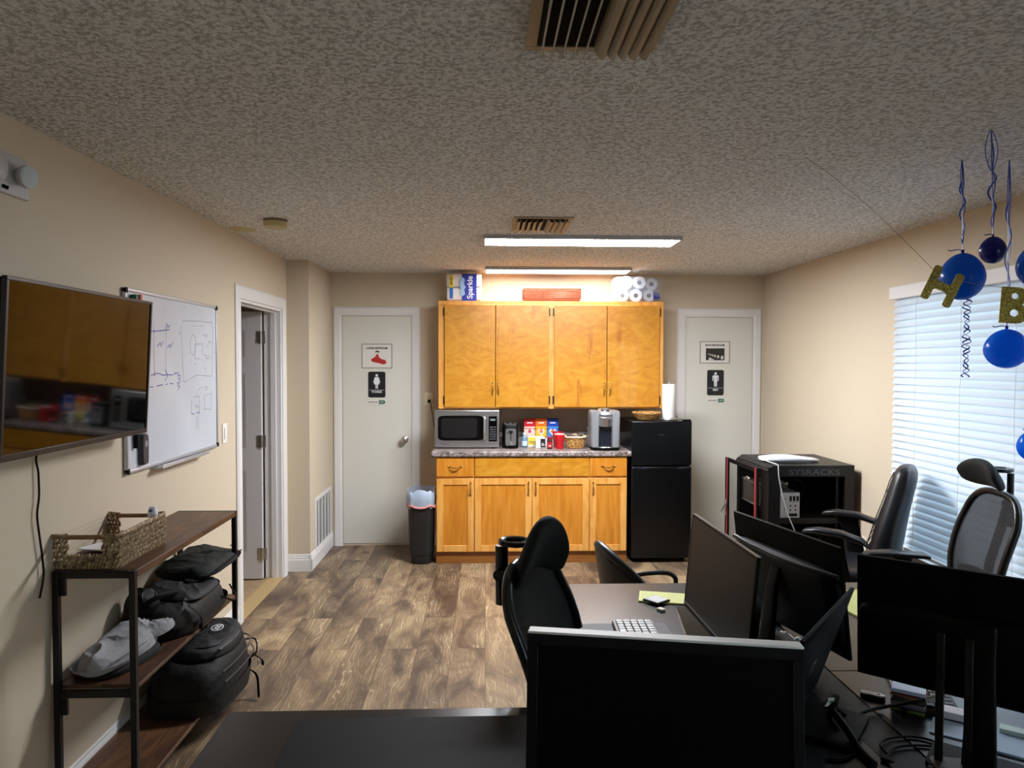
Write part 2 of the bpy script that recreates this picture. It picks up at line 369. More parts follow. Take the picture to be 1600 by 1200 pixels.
def circ(r, n=24, cx=0, cy=0, sx=1, sy=1, a0=0, a1=2*pi):
    return [(cx+r*sx*cos(a0+(a1-a0)*i/n), cy+r*sy*sin(a0+(a1-a0)*i/n)) for i in range(n+(0 if abs(a1-a0-2*pi) < 1e-6 else 1))]
def rrect(w_, h_, r, n=5):
    p = []
    for cx, cy, a in ((w_/2-r, h_/2-r, 0), (-w_/2+r, h_/2-r, pi/2), (-w_/2+r, -h_/2+r, pi), (w_/2-r, -h_/2+r, 3*pi/2)):
        p += [(cx+r*cos(a+pi/2*i/n), cy+r*sin(a+pi/2*i/n)) for i in range(n+1)]
    return p
def bez(pts, n=24):
    """catmull-rom through points"""
    P = [Vector(p) for p in pts]; P = [P[0]*2-P[1]]+P+[P[-1]*2-P[-2]]; out = []
    for i in range(1, len(P)-2):
        for k in range(n):
            t = k/n; a, b_, c_, d = P[i-1], P[i], P[i+1], P[i+2]
            out.append(.5*((2*b_)+(c_-a)*t+(2*a-5*b_+4*c_-d)*t*t+(3*b_-a-3*c_+d)*t**3))
    out.append(P[-2]); return out

# ------------------------------------------------------------------ the room
XL, XR, YB, YF, H, T = -1.546, 2.53, 6.61, -2.6, 2.44, .12
XB, YBUMP = -1.376, 5.80
HX = -3.4      # far side of the room next door
struct(MB().bb(XL-.001, XR+T, YF-T, YB+T, -.1, 0).build('floor', M_FLOOR))
struct(MB().bb(HX-T, XR+T, YF-T, YB+T, H, H+.1).build('ceiling', M_CEIL))
struct(MB().bb(HX, XR+T, YB, YB+T, 0, H).build('wall_back', M_WALL))
struct(MB().bb(XL-T, XR+T, YF-T, YF, 0, H).build('wall_front', M_WALL))
DY0, DY1, DH = 4.69, 5.64, 2.045       # left doorway
w1 = MB(); w1.bb(XL-T, XL, YF, DY0, 0, H); w1.bb(XL-T, XL, DY1, YB, 0, H); w1.bb(XL-T, XL, DY0, DY1, DH, H)
struct(w1.build('wall_left', M_WALL))
struct(MB().bb(XL, XB, YBUMP, YB, 0, H).build('wall_corner', M_WALL))
WY0, WY1, WZ0, WZ1 = 2.30, 4.37, .55, 2.10
w2 = MB(); w2.bb(XR, XR+T, YF, -1.9, 0, H); w2.bb(XR, XR+T, .3, WY0, 0, H); w2.bb(XR, XR+T, -1.9, .3, 0, WZ0); w2.bb(XR, XR+T, -1.9, .3, WZ1, H); w2.bb(XR, XR+T, WY1, YB, 0, H); w2.bb(XR, XR+T, WY0, WY1, 0, WZ0); w2.bb(XR, XR+T, WY0, WY1, WZ1, H)
struct(w2.build('wall_right', M_WALL))
# room next door
M_HALLF = m_wood('tan hall floor', [(150, 124, 92), (182, 154, 118)], (3, 12, 3), None, .4)
struct(MB().bb(HX, XL-.001, 3.0, YB, -.1, 0).build('floor_hall', M_HALLF))
struct(MB().bb(HX-T, HX, 3.0, YB, 0, H).build('wall_hall', M_WALL))
struct(MB().bb(HX, XL-T, 3.0-T, 3.0, 0, H).build('wall_hall', M_WALL))
struct(MB().bb(XL-T+.02, XL+.01, DY0+.02, DY1-.02, .0, .006).build('trim_threshold', mat('threshold strip', (190, 160, 110), .35)))

# casing, jambs
def casing(name, horiz, a0, a1, top, wall, sgn, wd=.085, n=0):
    """three-sided casing. horiz 'x' : lies in back wall (y=wall), 'y': in left wall"""
    m = MB()
    prof = [(0, 0), (0, .012), (.02, .018), (wd-.012, .018), (wd, .008), (wd, 0)]
    for k in range(3):
        if k < 2:
            e = a0 if k == 0 else a1; s = -1 if k == 0 else 1
            for z0, z1 in ((0, top+wd),):
                A = []
                for u_, t_ in prof:
                    if horiz == 'x': A.append(((e+s*u_), wall-t_))
                    else: A.append((wall+t_, (e+s*u_)))
                lo = [m.bm.verts.new((x, y, z0)) for x, y in A]
                hi = [m.bm.verts.new((x, y, top+u_)) for (x, y), (u_, t_) in zip(A, prof)]
                q = len(A)
                m.bm.faces.new(lo); m.bm.faces.new(hi[::-1])
                for j in range(q): m.bm.faces.new((lo[j], lo[(j+1) % q], hi[(j+1) % q], hi[j]))
        else:
            q = len(prof)
            L_ = []; R_ = []
            for u_, t_ in prof:
                if horiz == 'x': L_.append(m.bm.verts.new((a0-u_, wall-t_, top+u_))); R_.append(m.bm.verts.new((a1+u_, wall-t_, top+u_)))
                else: L_.append(m.bm.verts.new((wall+t_, a0-u_, top+u_))); R_.append(m.bm.verts.new((wall+t_, a1+u_, top+u_)))
            for j in range(q): m.bm.faces.new((L_[j], L_[(j+1) % q], R_[(j+1) % q], R_[j]))
    return struct(m.build(name, M_WHITE))
casing('trim_1', 'y', DY0, DY1, DH, XL, 1)
jm = MB(); jm.bb(XL-T-.005, XL+.002, DY0, DY0+.02, 0, DH); jm.bb(XL-T-.005, XL+.002, DY1-.02, DY1, 0, DH); jm.bb(XL-T-.005, XL+.002, DY0+.02, DY1-.02, DH-.02, DH)
jm.bb(XL-.075, XL-.035, DY0+.02, DY0+.032, 0, DH-.02); jm.bb(XL-.075, XL-.035, DY1-.032, DY1-.02, 0, DH-.02); jm.bb(XL-.075, XL-.035, DY0+.032, DY1-.032, DH-.032, DH-.02)
struct(jm.build('trim_2', M_WHITE, bevel=.002))
# restroom doors in the back wall (flush slabs)
def flush_door(name, cas, x0, x1, knob):
    top = 2.06
    casing(cas, 'x', x0, x1, top, YB, 1, .078)
    d = struct(MB().bb(x0+.004, x1-.004, YB-.006, YB+.03, .02, top-.004).build(name, M_DOOR, bevel=.002))
    if knob:
        k = MB(); k.lathe([(.033, 0), (.033, .006), (.028, .010), (.012, .012), (.012, .030), (.022, .036), (.030, .048), (.029, .058), (.020, .066), (.001, .068)], n=24)
        kk = k.build('door_knob', M_CHROME, d, smooth=True, loc=(knob, YB-.006, .955), rot=(pi/2, 0, 0)); lab(kk, 'brushed nickel door knob')
        kk2 = MB().cyl((0, 0, .067), (0, 0, .0695), .006, n=10).build('keyhole', M_DARK, kk)
    return d
door1 = flush_door('door_1', 'trim_3', -1.276, -.658, -.722)
door2 = flush_door('door_2', 'trim_4', 1.808, 2.424, None)
# open six panel door
d3 = struct(bpy.data.objects.new('door_3', None)); C.objects.link(d3); d3.location = (XL-T-.012, 5.585, 0)
def sixpanel():
    m = MB(); W_, Hh, t = .905, 2.02, .035
    m.bb(-W_, 0, -t/2, t/2, .012, Hh)
    return m
slab = sixpanel().build('door_slab', M_SIXP, d3)
pn = MB()
for cx in (-.24, -.65):
    for z0, z1 in ((.22, .83), (1.0, 1.56), (1.68, 1.88)):
        for sy in (-1,):
            y = sy*.0175
            # recessed frame around a raised field
            fr = [(-.125, z0), (.125, z0), (.125, z1), (-.125, z1)]
            o_ = [(cx+a, y-.0005, b) for a, b in fr]
            i_ = [(cx+a*(.8), y+.006, b+(.025 if b == z0 else -.025)) for a, b in fr]
            p_ = [(cx+a*(.62), y-.002, b+(.047 if b == z0 else -.047)) for a, b in fr]
            vo = [pn.bm.verts.new((x_, y-.003, z_)) for x_, _, z_ in o_]
            vi = [pn.bm.verts.new((x_, y-.0004, z_)) for x_, _, z_ in i_]
            vp = [pn.bm.verts.new((x_, y-.006, z_)) for x_, _, z_ in p_]
            for A, B in ((vo, vi), (vi, vp)):
                for j in range(4): pn.bm.faces.new((A[j], A[(j+1) % 4], B[(j+1) % 4], B[j]))
            pn.bm.faces.new(vp)
pn.build('door_panel', mat('door panel moulding', (196, 190, 190), .45), d3)
for z in (.20, 1.05, 1.83):
    hb = MB(); hb.bb(.0, .034, -.0205, -.0175, z-.045, z+.045); hb.bb(-.034, 0, -.0205, -.0175, z-.045, z+.045); hb.cyl((.002, -.023, z-.047), (.002, -.023, z+.047), .006, n=10)
    lab(hb.build('door_hinge', M_CHROME, d3, bevel=.001), 'satin nickel hinge')

# baseboards
def baseboard(name, p, q, nrm, h=.135):
    p = Vector(p); q = Vector(q); nrm = Vector(nrm)
    prof = [(0, 0), (.014, 0), (.014, h*.68), (.010, h*.74), (.011, h*.8), (.006, h*.9), (.006, h*.96), (.002, h), (0, h)]
    m = MB(); A = [m.bm.verts.new(p+nrm*a+Vector((0, 0, b))) for a, b in prof]; B = [m.bm.verts.new(q+nrm*a+Vector((0, 0, b))) for a, b in prof]
    k = len(prof); m.bm.faces.new(A); m.bm.faces.new(B[::-1])
    for j in range(k): m.bm.faces.new((A[j], A[(j+1) % k], B[(j+1) % k], B[j]))
    return struct(m.build(name, M_WHITE))
baseboard('baseboard_left', (XL, YF, 0), (XL, DY0-.086, 0), (1, 0, 0))
baseboard('baseboard_corner', (XL, YBUMP, 0), (XB+.014, YBUMP, 0), (0, -1, 0))
baseboard('baseboard_corner', (XB, YBUMP-.014, 0), (XB, YB, 0), (1, 0, 0))
baseboard('baseboard_right', (XR, YF, 0), (XR, YB, 0), (-1, 0, 0))
baseboard('baseboard_back', (-.57, YB, 0), (1.72, YB, 0), (0, -1, 0))

# window with frame, pane
wn = struct(bpy.data.objects.new('window_1', None)); C.objects.link(wn); wn.location = (XR+.09, (WY0+WY1)/2, WZ0)
hw = (WY1-WY0)/2; hh = WZ1-WZ0; fm = MB()
for a, b_, c_, d_ in ((-hw, hw, 0, .04), (-hw, hw, hh-.04, hh), (-hw, -hw+.04, .04, hh-.04), (hw-.04, hw, .04, hh-.04), (-.02, .02, .04, hh-.04)):
    fm.bb(-.02, .02, a, b_, c_, d_)
fm.build('window_frame', M_WHITE, wn, bevel=.003)
g = MB().bb(-.002, .002, -hw+.04, hw-.04, .04, hh-.04).build('window_pane', mat('window glass', (245, 250, 250), .0, trans=1, ior=1.1, spec=.2), wn)
MB().bb(-.20, -.03, -hw, hw, -.02, .0).build('window_sill', M_WHITE, wn, bevel=.003)
wn2 = struct(bpy.data.objects.new('window_added', None)); C.objects.link(wn2); wn2.location = (XR+.09, -.8, WZ0)  # unseen window added behind the camera for daylight on the near walls
fm = MB()
for a, b_, c_, d_ in ((-1.1, 1.1, 0, .04), (-1.1, 1.1, hh-.04, hh), (-1.1, -1.06, .04, hh-.04), (1.06, 1.1, .04, hh-.04), (-.02, .02, .04, hh-.04)):
    fm.bb(-.02, .02, a, b_, c_, d_)
fm.build('window_frame', M_WHITE, wn2, bevel=.003)
MB().bb(-.002, .002, -1.06, 1.06, .04, hh-.04).build('window_pane', MATS['window glass'], wn2)
# ground outside
struct(MB().bb(XR+.5, XR+30, -14, 26, -.25, -.2).build('floor_outside', mat('outdoor paving', (176, 176, 168), .8)))

# blinds
bl = thing('window_blinds', 'white horizontal faux-wood blinds drawn down over the window', 'blinds', (2.49, (WY0+WY1)/2, 2.03))
MB().bb(-.030, .030, -hw+.0, hw+.05, .0, .075).build('valance', M_WHITE, bl, bevel=.004)
sl = MB(); z = -.02; pitch = .0425
tilt = radians(62)
while z > -(2.03-WZ0)+.0:
    ct, st = cos(tilt), sin(tilt)
    # slightly crowned slat: room edge low
    prof = []
    for i in range(5):
        u_ = (i/4-.5)*.05; cr = .0025*(1-(i/2-1)**2)
        prof.append((-(u_*ct)-cr*st*1, -(u_*st)+cr*ct))
    A = [sl.bm.verts.new((x_, -hw+.012, z+z_)) for x_, z_ in prof]+[sl.bm.verts.new((x_+.0025*st, -hw+.012, z+z_-.0025*ct)) for x_, z_ in prof[::-1]]
    B = [sl.bm.verts.new((v.co.x, hw+.03, v.co.z)) for v in A]; k = len(A)
    sl.bm.faces.new(A[::-1]); sl.bm.faces.new(B)
    for j in range(k): sl.bm.faces.new((A[j], A[(j+1) % k], B[(j+1) % k], B[j]))
    z -= pitch
sl.build('slats', M_SLAT, bl, smooth=False)
cr_ = MB()
for y in (-.85, -.45, -.05, .35, .75):
    yy = y+.05
    for dx in (-.027, .012):
        cr_.tube([(dx, yy+.004*sin(k*1.3), -.01-k*.1) for k in range(15)], .0012, 5)
cr_.build('lift_cords', M_WHITE, bl)
MB().bb(-.026, .026, -hw+.012, hw+.03, -(2.03-WZ0)-.01, -(2.03-WZ0)+.012).build('bottom_rail', M_WHITE, bl, bevel=.003)

# ------------------------------------------------------------------ ceiling things
def led(label, x0, x1, y0, y1, m):
    t = thing('ceiling_light', label, 'ceiling light', ((x0+x1)/2, (y0+y1)/2, H))
    a, b_ = (x1-x0)/2, (y1-y0)/2
    fr = MB(); fr.bb(-a, a, -b_, -b_+.012, -.026, 0); fr.bb(-a, a, b_-.012, b_, -.026, 0); fr.bb(-a, -a+.012, -b_+.012, b_-.012, -.026, 0); fr.bb(a-.012, a, -b_+.012, b_-.012, -.026, 0)
    fr.bb(-a+.012, a-.012, -b_+.012, b_-.012, -.010, 0)
    fr.build('light_frame', M_FIXT, t)
    MB().bb(-a+.0125, a-.0125, -b_+.0125, b_-.0125, -.024, -.0105).build('diffuser', m, t)
led('lit flat white ceiling panel light nearer the camera, below the small ceiling vent', -.015, 1.235, 4.60, 4.88, M_DIFF)
led('lit flat white ceiling panel light directly above the wall cabinet', -.005, 1.222, 6.12, 6.40, mat('light diffuser dim', (255, 255, 255), .5, emit=(1, .98, .95), es=12.0))

M_VENT = mat('painted vent metal', (168, 152, 128), .5); M_VENTD = mat('painted dark vent metal', (150, 138, 120), .5)
def vent(label, cx, cy, w_, d_, nl, m, spread=(.026, .026), drop=.026):
    t = thing('ceiling_vent', label, 'vent', (cx, cy, H)); a, b_ = w_/2, d_/2; f = MB(); e = .028
    f.bb(-a, a, -b_, -b_+e, -.008, 0); f.bb(-a, a, b_-e, b_, -.008, 0); f.bb(-a, -a+e, -b_+e, b_-e, -.008, 0); f.bb(a-e, a, -b_+e, b_-e, -.008, 0)
    f.build('vent_frame', m, t, bevel=.002)
    MB().bb(-a+e, a-e, -b_+e, b_-e, -.0025, -.0005).build('vent_dark_sheet', M_DARK, t)  # black sheet: the shade inside the vent put in as colour
    l = MB(); span = w_-2*e
    for i in range(nl):
        x = -a+e+span*(i+.5)/nl; s = -1 if i < nl/2 else 1
        sp = spread[0] if s < 0 else spread[1]
        for k in range(4):   # curved blade
            u0, u1 = k/4, (k+1)/4
            def pt(u): return (x+s*(-.004+sp*u**1.5), -.003-drop*sin(u*pi/2))
            (xa, za), (xb, zb) = pt(u0), pt(u1)
            l.face([(xa, -b_+e-.004, za), (xb, -b_+e-.004, zb), (xb, b_-e+.004, zb), (xa, b_-e+.004, za)])
    l.build('vent_blades', m, t, solid=.0016)
vent('large curved-blade ceiling vent overhead, cut by the top edge of the photo', .262, 1.70, .325, .37, 10, M_VENT, (.010, .024), .034)
vent('small curved-blade ceiling vent in front of the panel light', .318, 4.23, .33, .40, 9, M_VENT)

t = thing('smoke_detector', 'round yellowed smoke detector on the ceiling near the left wall', 'smoke detector', (-1.177, 4.19, H))
Y_ = mat('yellowed plastic', (196, 178, 128), .5)
MB().lathe([(.055, -.012), (.066, -.010), (.066, 0)], n=32).build('mounting_ring', mat('detector ring', (120, 108, 80), .5), t, smooth=True)
MB().lathe([(.02, -.047), (.056, -.046), (.0635, -.040), (.065, -.012)], n=32).build('detector_body', Y_, t, smooth=True)
tag(MB().lathe([(.03, -.006), (.075, -.003), (.078, 0)], c=(-1.455, 4.50, H), n=28).build('ceiling_cover_plate', Y_, smooth=True), 'flat yellowish round cover plate on the ceiling against the left wall', 'cover plate')

# emergency light at the left edge
t = thing('emergency_light', 'white twin-head emergency light high on the left wall at the picture edge', 'emergency light', (XL, 2.365, 2.248))
M_GW = mat('grey-white plastic', (186, 184, 184), .4)
MB().bb(0, .012, -.24, .185, -.066, .066).build('wall_plate', M_GW, t, bevel=.004)
MB().loft([((.012, -.065, .01), (0, 1, 0), (0, 0, 1), .105, .050, 5), ((.035, -.065, .01), (0, 1, 0), (0, 0, 1), .10, .046, 5), ((.045, -.065, .01), (0, 1, 0), (0, 0, 1), .09, .036, 4)], 28).build('battery_case', M_GW, t, smooth=True)
for y, l_ in ((.128, 1), (-.20, 0)):
    h_ = MB().lathe([(.022, 0), (.031, .003), (.035, .012), (.038, .022), (.037, .030)], n=24).build('lamp_head', M_GW, t, smooth=True, loc=(.022, y, .004), rot=(0, radians(96), radians(-12 if l_ else -30)))
    MB().lathe([(.002, .0312), (.034, .0308), (.034, .0302)], n=24).build('lamp_lens', mat('lens', (190, 200, 205), .15), h_, smooth=True)
MB().cyl((.012, .045, -.045), (.026, .055, -.052), .006, n=8).build('bracket', M_BLACK, t)

# ------------------------------------------------------------------ TV on the left wall
t = thing('television', 'flat black-framed television mounted on the left wall, reflecting the kitchen', 'television', (-1.425, 2.70, 1.62), rot=(0, radians(3.2), radians(.5)))
tw, th_ = .965, .555    # along Y, Z ; screen faces +X
b = MB(); e = .012
for y0, y1, z0, z1 in ((-tw/2, tw/2, th_/2-e, th_/2), (-tw/2, tw/2, -th_/2, -th_/2+.020), (-tw/2, -tw/2+e, -th_/2+.02, th_/2-e), (tw/2-e, tw/2, -th_/2+.02, th_/2-e)):
    b.bb(-.012, .004, y0, y1, z0, z1)
b.build('bezel', mat('tv bezel', (52, 50, 52), .35, .3), t, bevel=.0015)
MB().bb(-.02, 0, -tw/2+.004, tw/2-.004, -th_/2+.004, th_/2-.004).build('screen', M_TVSCREEN, t)
MB().loft([((-.012, 0, 0), (0, 1, 0), (0, 0, 1), tw/2-.01, th_/2-.01, 10), ((-.03, 0, -.02), (0, 1, 0), (0, 0, 1), tw/2-.06, th_/2-.05, 8), ((-.05, 0, -.05), (0, 1, 0), (0, 0, 1), tw/2-.14, th_/2-.12, 8)], 40).build('back_cover', M_BLACKM, t)
mm_ = MB(); mm_.bb(-.062, -.05, -.12, -.09, -.14, .10); mm_.bb(-.062, -.05, .09, .12, -.14, .10); mm_.bb(-.112, -.062, -.2, .2, -.03, .03); mm_.build('wall_mount', M_BLACKMETAL, t)
cp = [onplane(x, y, 0, XL+.012) for x, y in ((58, 708), (60, 740), (61, 775), (58, 805), (62, 840), (66, 870), (68, 900), (62, 935))]
cp = [Vector((XL+.06, cp[0].y+.02, cp[0].z+.10))]+cp
tag(MB().tube(bez(cp, 8), .0035, 8).build('power_cord', M_BLACK, smooth=True), 'thin black cord hanging down the wall below the television', 'cord')

# ------------------------------------------------------------------ whiteboard
BX = XL+.018; by0, by1, bz0, bz1 = 3.19, 4.265, 1.160, 1.962
t = thing('whiteboard', 'white dry-erase board with hand-drawn diagrams on the left wall beside the television', 'whiteboard', (XL, (by0+by1)/2, (bz0+bz1)/2))
hw_, hh_ = (by1-by0)/2, (bz1-bz0)/2
M_WB = mat('dry erase enamel', (214, 218, 226), .22, var=(3, .10)); M_ALU = mat('aluminium frame', (196, 196, 200), .35, .5)
MB().bb(0, .012, -hw_+.006, hw_-.006, -hh_+.006, hh_-.006).build('board_surface', M_WB, t)
f = MB(); e = .016
f.bb(0, .018, -hw_, hw_, hh_-e, hh_); f.bb(0, .018, -hw_, hw_, -hh_, -hh_+e); f.bb(0, .018, -hw_, -hw_+e, -hh_+e, hh_-e); f.bb(0, .018, hw_-e, hw_, -hh_+e, hh_-e)
f.build('board_frame', M_ALU, t, bevel=.003)
for sy in (-1, 1):
    for sz in (-1, 1):
        MB().bb(-.0, .021, sy*hw_-(.024 if sy > 0 else -.0)-.001*0, sy*hw_+(.024 if sy < 0 else 0)+.002*sy, sz*hh_-(.024 if sz > 0 else 0), sz*hh_+(.024 if sz < 0 else 0)).build('corner_cap', M_BLACK, t, bevel=.004)
MB().bb(.0, .055, -.28, .30, -hh_-.012, -hh_-.003).bb(.05, .055, -.28, .30, -hh_-.003, -hh_+.006).build('pen_tray', M_ALU, t, bevel=.002)
# drawn lines: pixel paths on the board plane, turned into thin ink ribbons
def ink(name, paths, m, r, label):
    q = MB(); cx, cy, cz = t.location
    for p in paths:
        pts = [onplane(220+a/5.715, 480+b_/5.715, 0, BX-.0045) for a, b_ in p]
        pts = [Vector((.0126, v.y-cy, v.z-cz)) for v in pts]
        if len(pts) > 2 and len(pts) < 30: pts = bez(pts, 3)
        q.tube(pts, r, 4, flat=.35, up=(1, 0, 0))
    return lab(q.build(name, m, t), label)
BLUEI = mat('blue marker ink', (52, 62, 150), .5); BLACKI = mat('faded black marker ink', (112, 116, 128), .5)
blue = [[(98, 214), (160, 212), (258, 200)], [(225, 196), (240, 150), (246, 180), (262, 158)], [(118, 210), (124, 230)], [(150, 350), (178, 318), (182, 350), (200, 300)], [(240, 360), (262, 332), (262, 362), (290, 312)], [(92, 610), (150, 590), (200, 606), (232, 604), (290, 604)], [(122, 580), (130, 606), (120, 612)], [(220, 560), (240, 610), (218, 655)], [(300, 580), (306, 604)], [(302, 592), (340, 588)], [(330, 612), (356, 608), (350, 640), (334, 630)], [(326, 676), (346, 672), (332, 700), (350, 708), (334, 738)], [(346, 640), (356, 668)],
        [(84, 714), (112, 712)], [(146, 704), (200, 692)], [(226, 690), (240, 686)], [(264, 682), (290, 684)], [(456, 948), (480, 956)], [(500, 940), (524, 946), (520, 930)], [(490, 874), (496, 900)], [(508, 872), (512, 896)]]
blk = [[(118, 130), (118, 340), (124, 600)], [(228, 140), (226, 360), (228, 600)], [(372, 136), (384, 124), (500, 124), (620, 138), (642, 160), (642, 380), (640, 590), (610, 616), (500, 606), (400, 668), (384, 640), (372, 400), (360, 160)],
       [(466, 168), (478, 168)], [(500, 168), (514, 168)], [(530, 166), (544, 166)], [(558, 166), (572, 166)],
       [(468, 246)]+[(468+26*sin(a), 336-90*cos(a)) for a in (0.5, 1, 1.6, 2.2, 2.8, 3.4, 4, 4.7, 5.3, 5.9)]+[(468, 246)],
       [(484, 330), (552, 326)], [(552, 326), (552, 430)], [(484, 330), (484, 460)], [(484, 460), (530, 460)], [(578, 362), (618, 312)], [(606, 306), (622, 310), (632, 332)], [(552, 246), (572, 250)], [(578, 240), (584, 270), (596, 236)],
       [(566, 424), (582, 430), (588, 460)], [(596, 426), (590, 458), (606, 456)], [(614, 424), (608, 444), (620, 462)], [(570, 540), (580, 552)], [(480, 506), (494, 508)], [(446, 470), (450, 480)], [(430, 400), (432, 410)], [(540, 466), (552, 478)], [(350, 220), (340, 236), (352, 236)],
       [(456, 838), (454, 948)], [(470, 802), (524, 796)], [(524, 790), (524, 944)], [(500, 780), (520, 730), (560, 710)], [(574, 712), (580, 744)], [(574, 712), (600, 712), (586, 740)], [(570, 784), (570, 914)], [(574, 790), (632, 768)], [(634, 744), (630, 916)], [(566, 916), (600, 908), (630, 918)], [(600, 846), (602, 866)], [(500, 960), (498, 1090)], [(516, 960), (514, 1096)]]
ink('marker_drawing', blue, BLUEI, .0022, 'blue marker strokes'); ink('marker_drawing', blk, BLACKI, .0013, 'thin grey marker outlines')
for px, col, nm, lb in ((210, (30, 110, 70), 'green', 'small green magnet at the top left corner of the whiteboard'), (216.5, (190, 70, 50), 'red', 'small red magnet at the top left corner of the whiteboard')):
    c_ = onplane(px, 466, 0, BX+.008)
    tag(MB().bb(-.013, .013, -.012, .012, -.016, .016).build('magnet', mat(nm+' magnet', col, .4), loc=(c_.x, c_.y, c_.z), bevel=.004), lb, 'magnet')
c_ = onplane(226.5, 702, 0, BX+.012)
t = thing('magnetic_eraser', 'grey rounded magnetic board eraser stuck at the lower left of the whiteboard', 'eraser', (BX-.006, c_.y, c_.z))
MB().loft([((x_, 0, 0), (0, 1, 0), (0, 0, 1), .029*k, .070*k2, 5) for x_, k, k2 in ((0, 1, 1), (.016, 1, 1), (.024, .86, .93))], 28).build('eraser_body', mat('charcoal eraser', (62, 62, 68), .45), t, smooth=True)
MB().loft([((x_, 0, .025), (0, 1, 0), (0, 0, 1), .012, .016, 2) for x_ in (.0245, .0255)], 20).build('eraser_emblem', mat('light grey emblem', (150, 150, 156), .4), t)
c_ = onplane(214, 690, 0, BX+.008)
tag(MB().bb(-.009, .009, -.009, .009, -.05, .05).build('black_marker_clip', M_BLACK, loc=(c_.x-.002, c_.y, c_.z+.02), bevel=.003), 'slim black marker clip on the whiteboard beside the grey eraser', 'marker')

# light switch, wall outlets
def plate(name, label, cat, loc, rz, kind, col=(236, 234, 230)):
    t = thing(name, label, cat, loc, rz); m = mat('plate '+str(col), col, .35)
    MB().bb(-.036, .036, -.006, 0, -.058, .058).build('cover_plate', m, t, bevel=.003)
    if kind == 'rocker':
        MB().bb(-.017, .017, -.011, -.006, -.034, .034).build('rocker', m, t, bevel=.002)
    else:
        for z in (-.02, .02):
            k = MB().loft([((0, -.006, z), (1, 0, 0), (0, 0, 1), .017, .014, 4), ((0, -.009, z), (1, 0, 0), (0, 0, 1), .016, .013, 4)], 20).build('socket', m, t)
            MB().bb(-.007, -.005, -.0095, -.008, z-.004, z+.005).bb(.005, .007, -.0095, -.008, z-.004, z+.005).build('socket_slots', M_DARK, k)
    return t
plate('light_switch', 'white rocker light switch between the whiteboard and the open door', 'light switch', (XL, 4.405, 1.222), pi/2, 'rocker')
plate('wall_outlet', 'ivory wall outlet left of the cabinets above the microwave', 'outlet', (-.508, YB, 1.318), 0, 'o', (236, 232, 206))
plate('wall_outlet', 'white wall outlet low on the right wall behind the leather chair', 'outlet', (XR, 4.80, .43), -pi/2, 'o', (226, 220, 200))
pc = MB().tube(bez([(-.500, YB-.012, 1.298), (-.488, YB-.05, 1.285), (-.482, YB-.05, 1.24), (-.47, YB-.04, 1.18), (-.455, YB-.05, 1.08), (-.42, YB-.06, .96)], 8), .0035, 8)
pc.bb(-.514, -.490, YB-.035, YB-.0095, 1.285, 1.312)
tag(pc.build('power_cord', M_BLACK, smooth=True), 'black appliance cord plugged into the ivory outlet behind the microwave', 'cord')

# return air grille on the corner wall side
t = thing('return_air_grille', 'white louvred return air grille low on the corner wall beside the women\'s door', 'vent', (XB, 6.265, .30))
f = MB(); a, b_ = .30, .245; e = .028
f.bb(0, .008, -a, a, b_-e, b_); f.bb(0, .008, -a, a, -b_, -b_+e); f.bb(0, .008, -a, -a+e, -b_+e, b_-e); f.bb(0, .008, a-e, a, -b_+e, b_-e)
f.build('grille_frame', M_WHITE, t, bevel=.002)
l = MB(); k = 0; z = -b_+e+.008
while z < b_-e:
    l.box((.004, 0, z), (.0018, 2*(a-e), .014), (0, radians(38), 0)); z += .0145
for y in (-.18, -.06, .06, .18): l.bb(.001, .008, y-.004, y+.004, -b_+e, b_-e)
l.build('louvres', M_WHITE, t)
MB().bb(.0002, .0008, -a+e, a-e, -b_+e, b_-e).build('grille_shade_sheet', mat('grille shadow', (90, 86, 80), .8), t)  # grey sheet painting in the shade behind the louvres

# ------------------------------------------------------------------ signs on the restroom doors
YD = YB-.0065
def paper_sign(label, cx, z0, z1, x0, x1, title, kind):
    t = thing('paper_sign', label, 'sign', (cx, YD, (z0+z1)/2)); a = (x1-x0)/2; b_ = (z1-z0)/2
    MB().bb(-a, a, -.0016, 0, -b_, b_).build('sheet', mat('printed sheet', (222, 218, 212), .4), t)
    fr = MB(); e = .007
    fr.bb(-a-e, a+e, -.004, 0, b_, b_+e); fr.bb(-a-e, a+e, -.004, 0, -b_-e, -b_); fr.bb(-a-e, -a, -.004, 0, -b_, b_); fr.bb(a, a+e, -.004, 0, -b_, b_)
    fr.build('sign_holder', mat('clear holder edge', (150, 146, 136), .2), t)
    text('sign_text', title, .024, M_BLK, t, (0, -.0022, b_*.68), FR, sx=.92, bold=.0007)
    return t, a, b_
t, a, b_ = paper_sign('printed LADIES RESTROOM sheet with a dancer in a red dress on the left restroom door', -.967, 1.598, 1.802, -1.095, -.838, 'LADIES RESTROOM', 0)
DRZ = -.014
dress = [(-.045, -.035), (-.055, -.015), (-.035, -.005), (-.012, .012), (-.006, .03), (.012, .028), (.018, .004), (.04, -.012), (.07, -.02), (.085, -.038), (.078, -.055), (.05, -.06), (.02, -.05), (0, -.046), (-.02, -.042)]
MB().prism(dress, (0, -.0017, DRZ), (1, 0, 0), (0, 0, 1), (0, -.0005, 0)).build('printed_dress', mat('red dress print', (176, 34, 30), .5), t)
MB().prism([(-.004, .028), (.016, .028), (.018, .044), (.002, .046)], (0, -.0017, DRZ), (1, 0, 0), (0, 0, 1), (0, -.0006, 0)).build('printed_figure', mat('skin print', (214, 186, 168), .5), t)
MB().prism([(-.018, .046), (-.012, .058), (.006, .064), (.022, .056), (.024, .046), (.006, .048)], (0, -.0017, DRZ), (1, 0, 0), (0, 0, 1), (0, -.0008, 0)).build('printed_hat', mat('grey hat print', (60, 62, 60), .5), t)
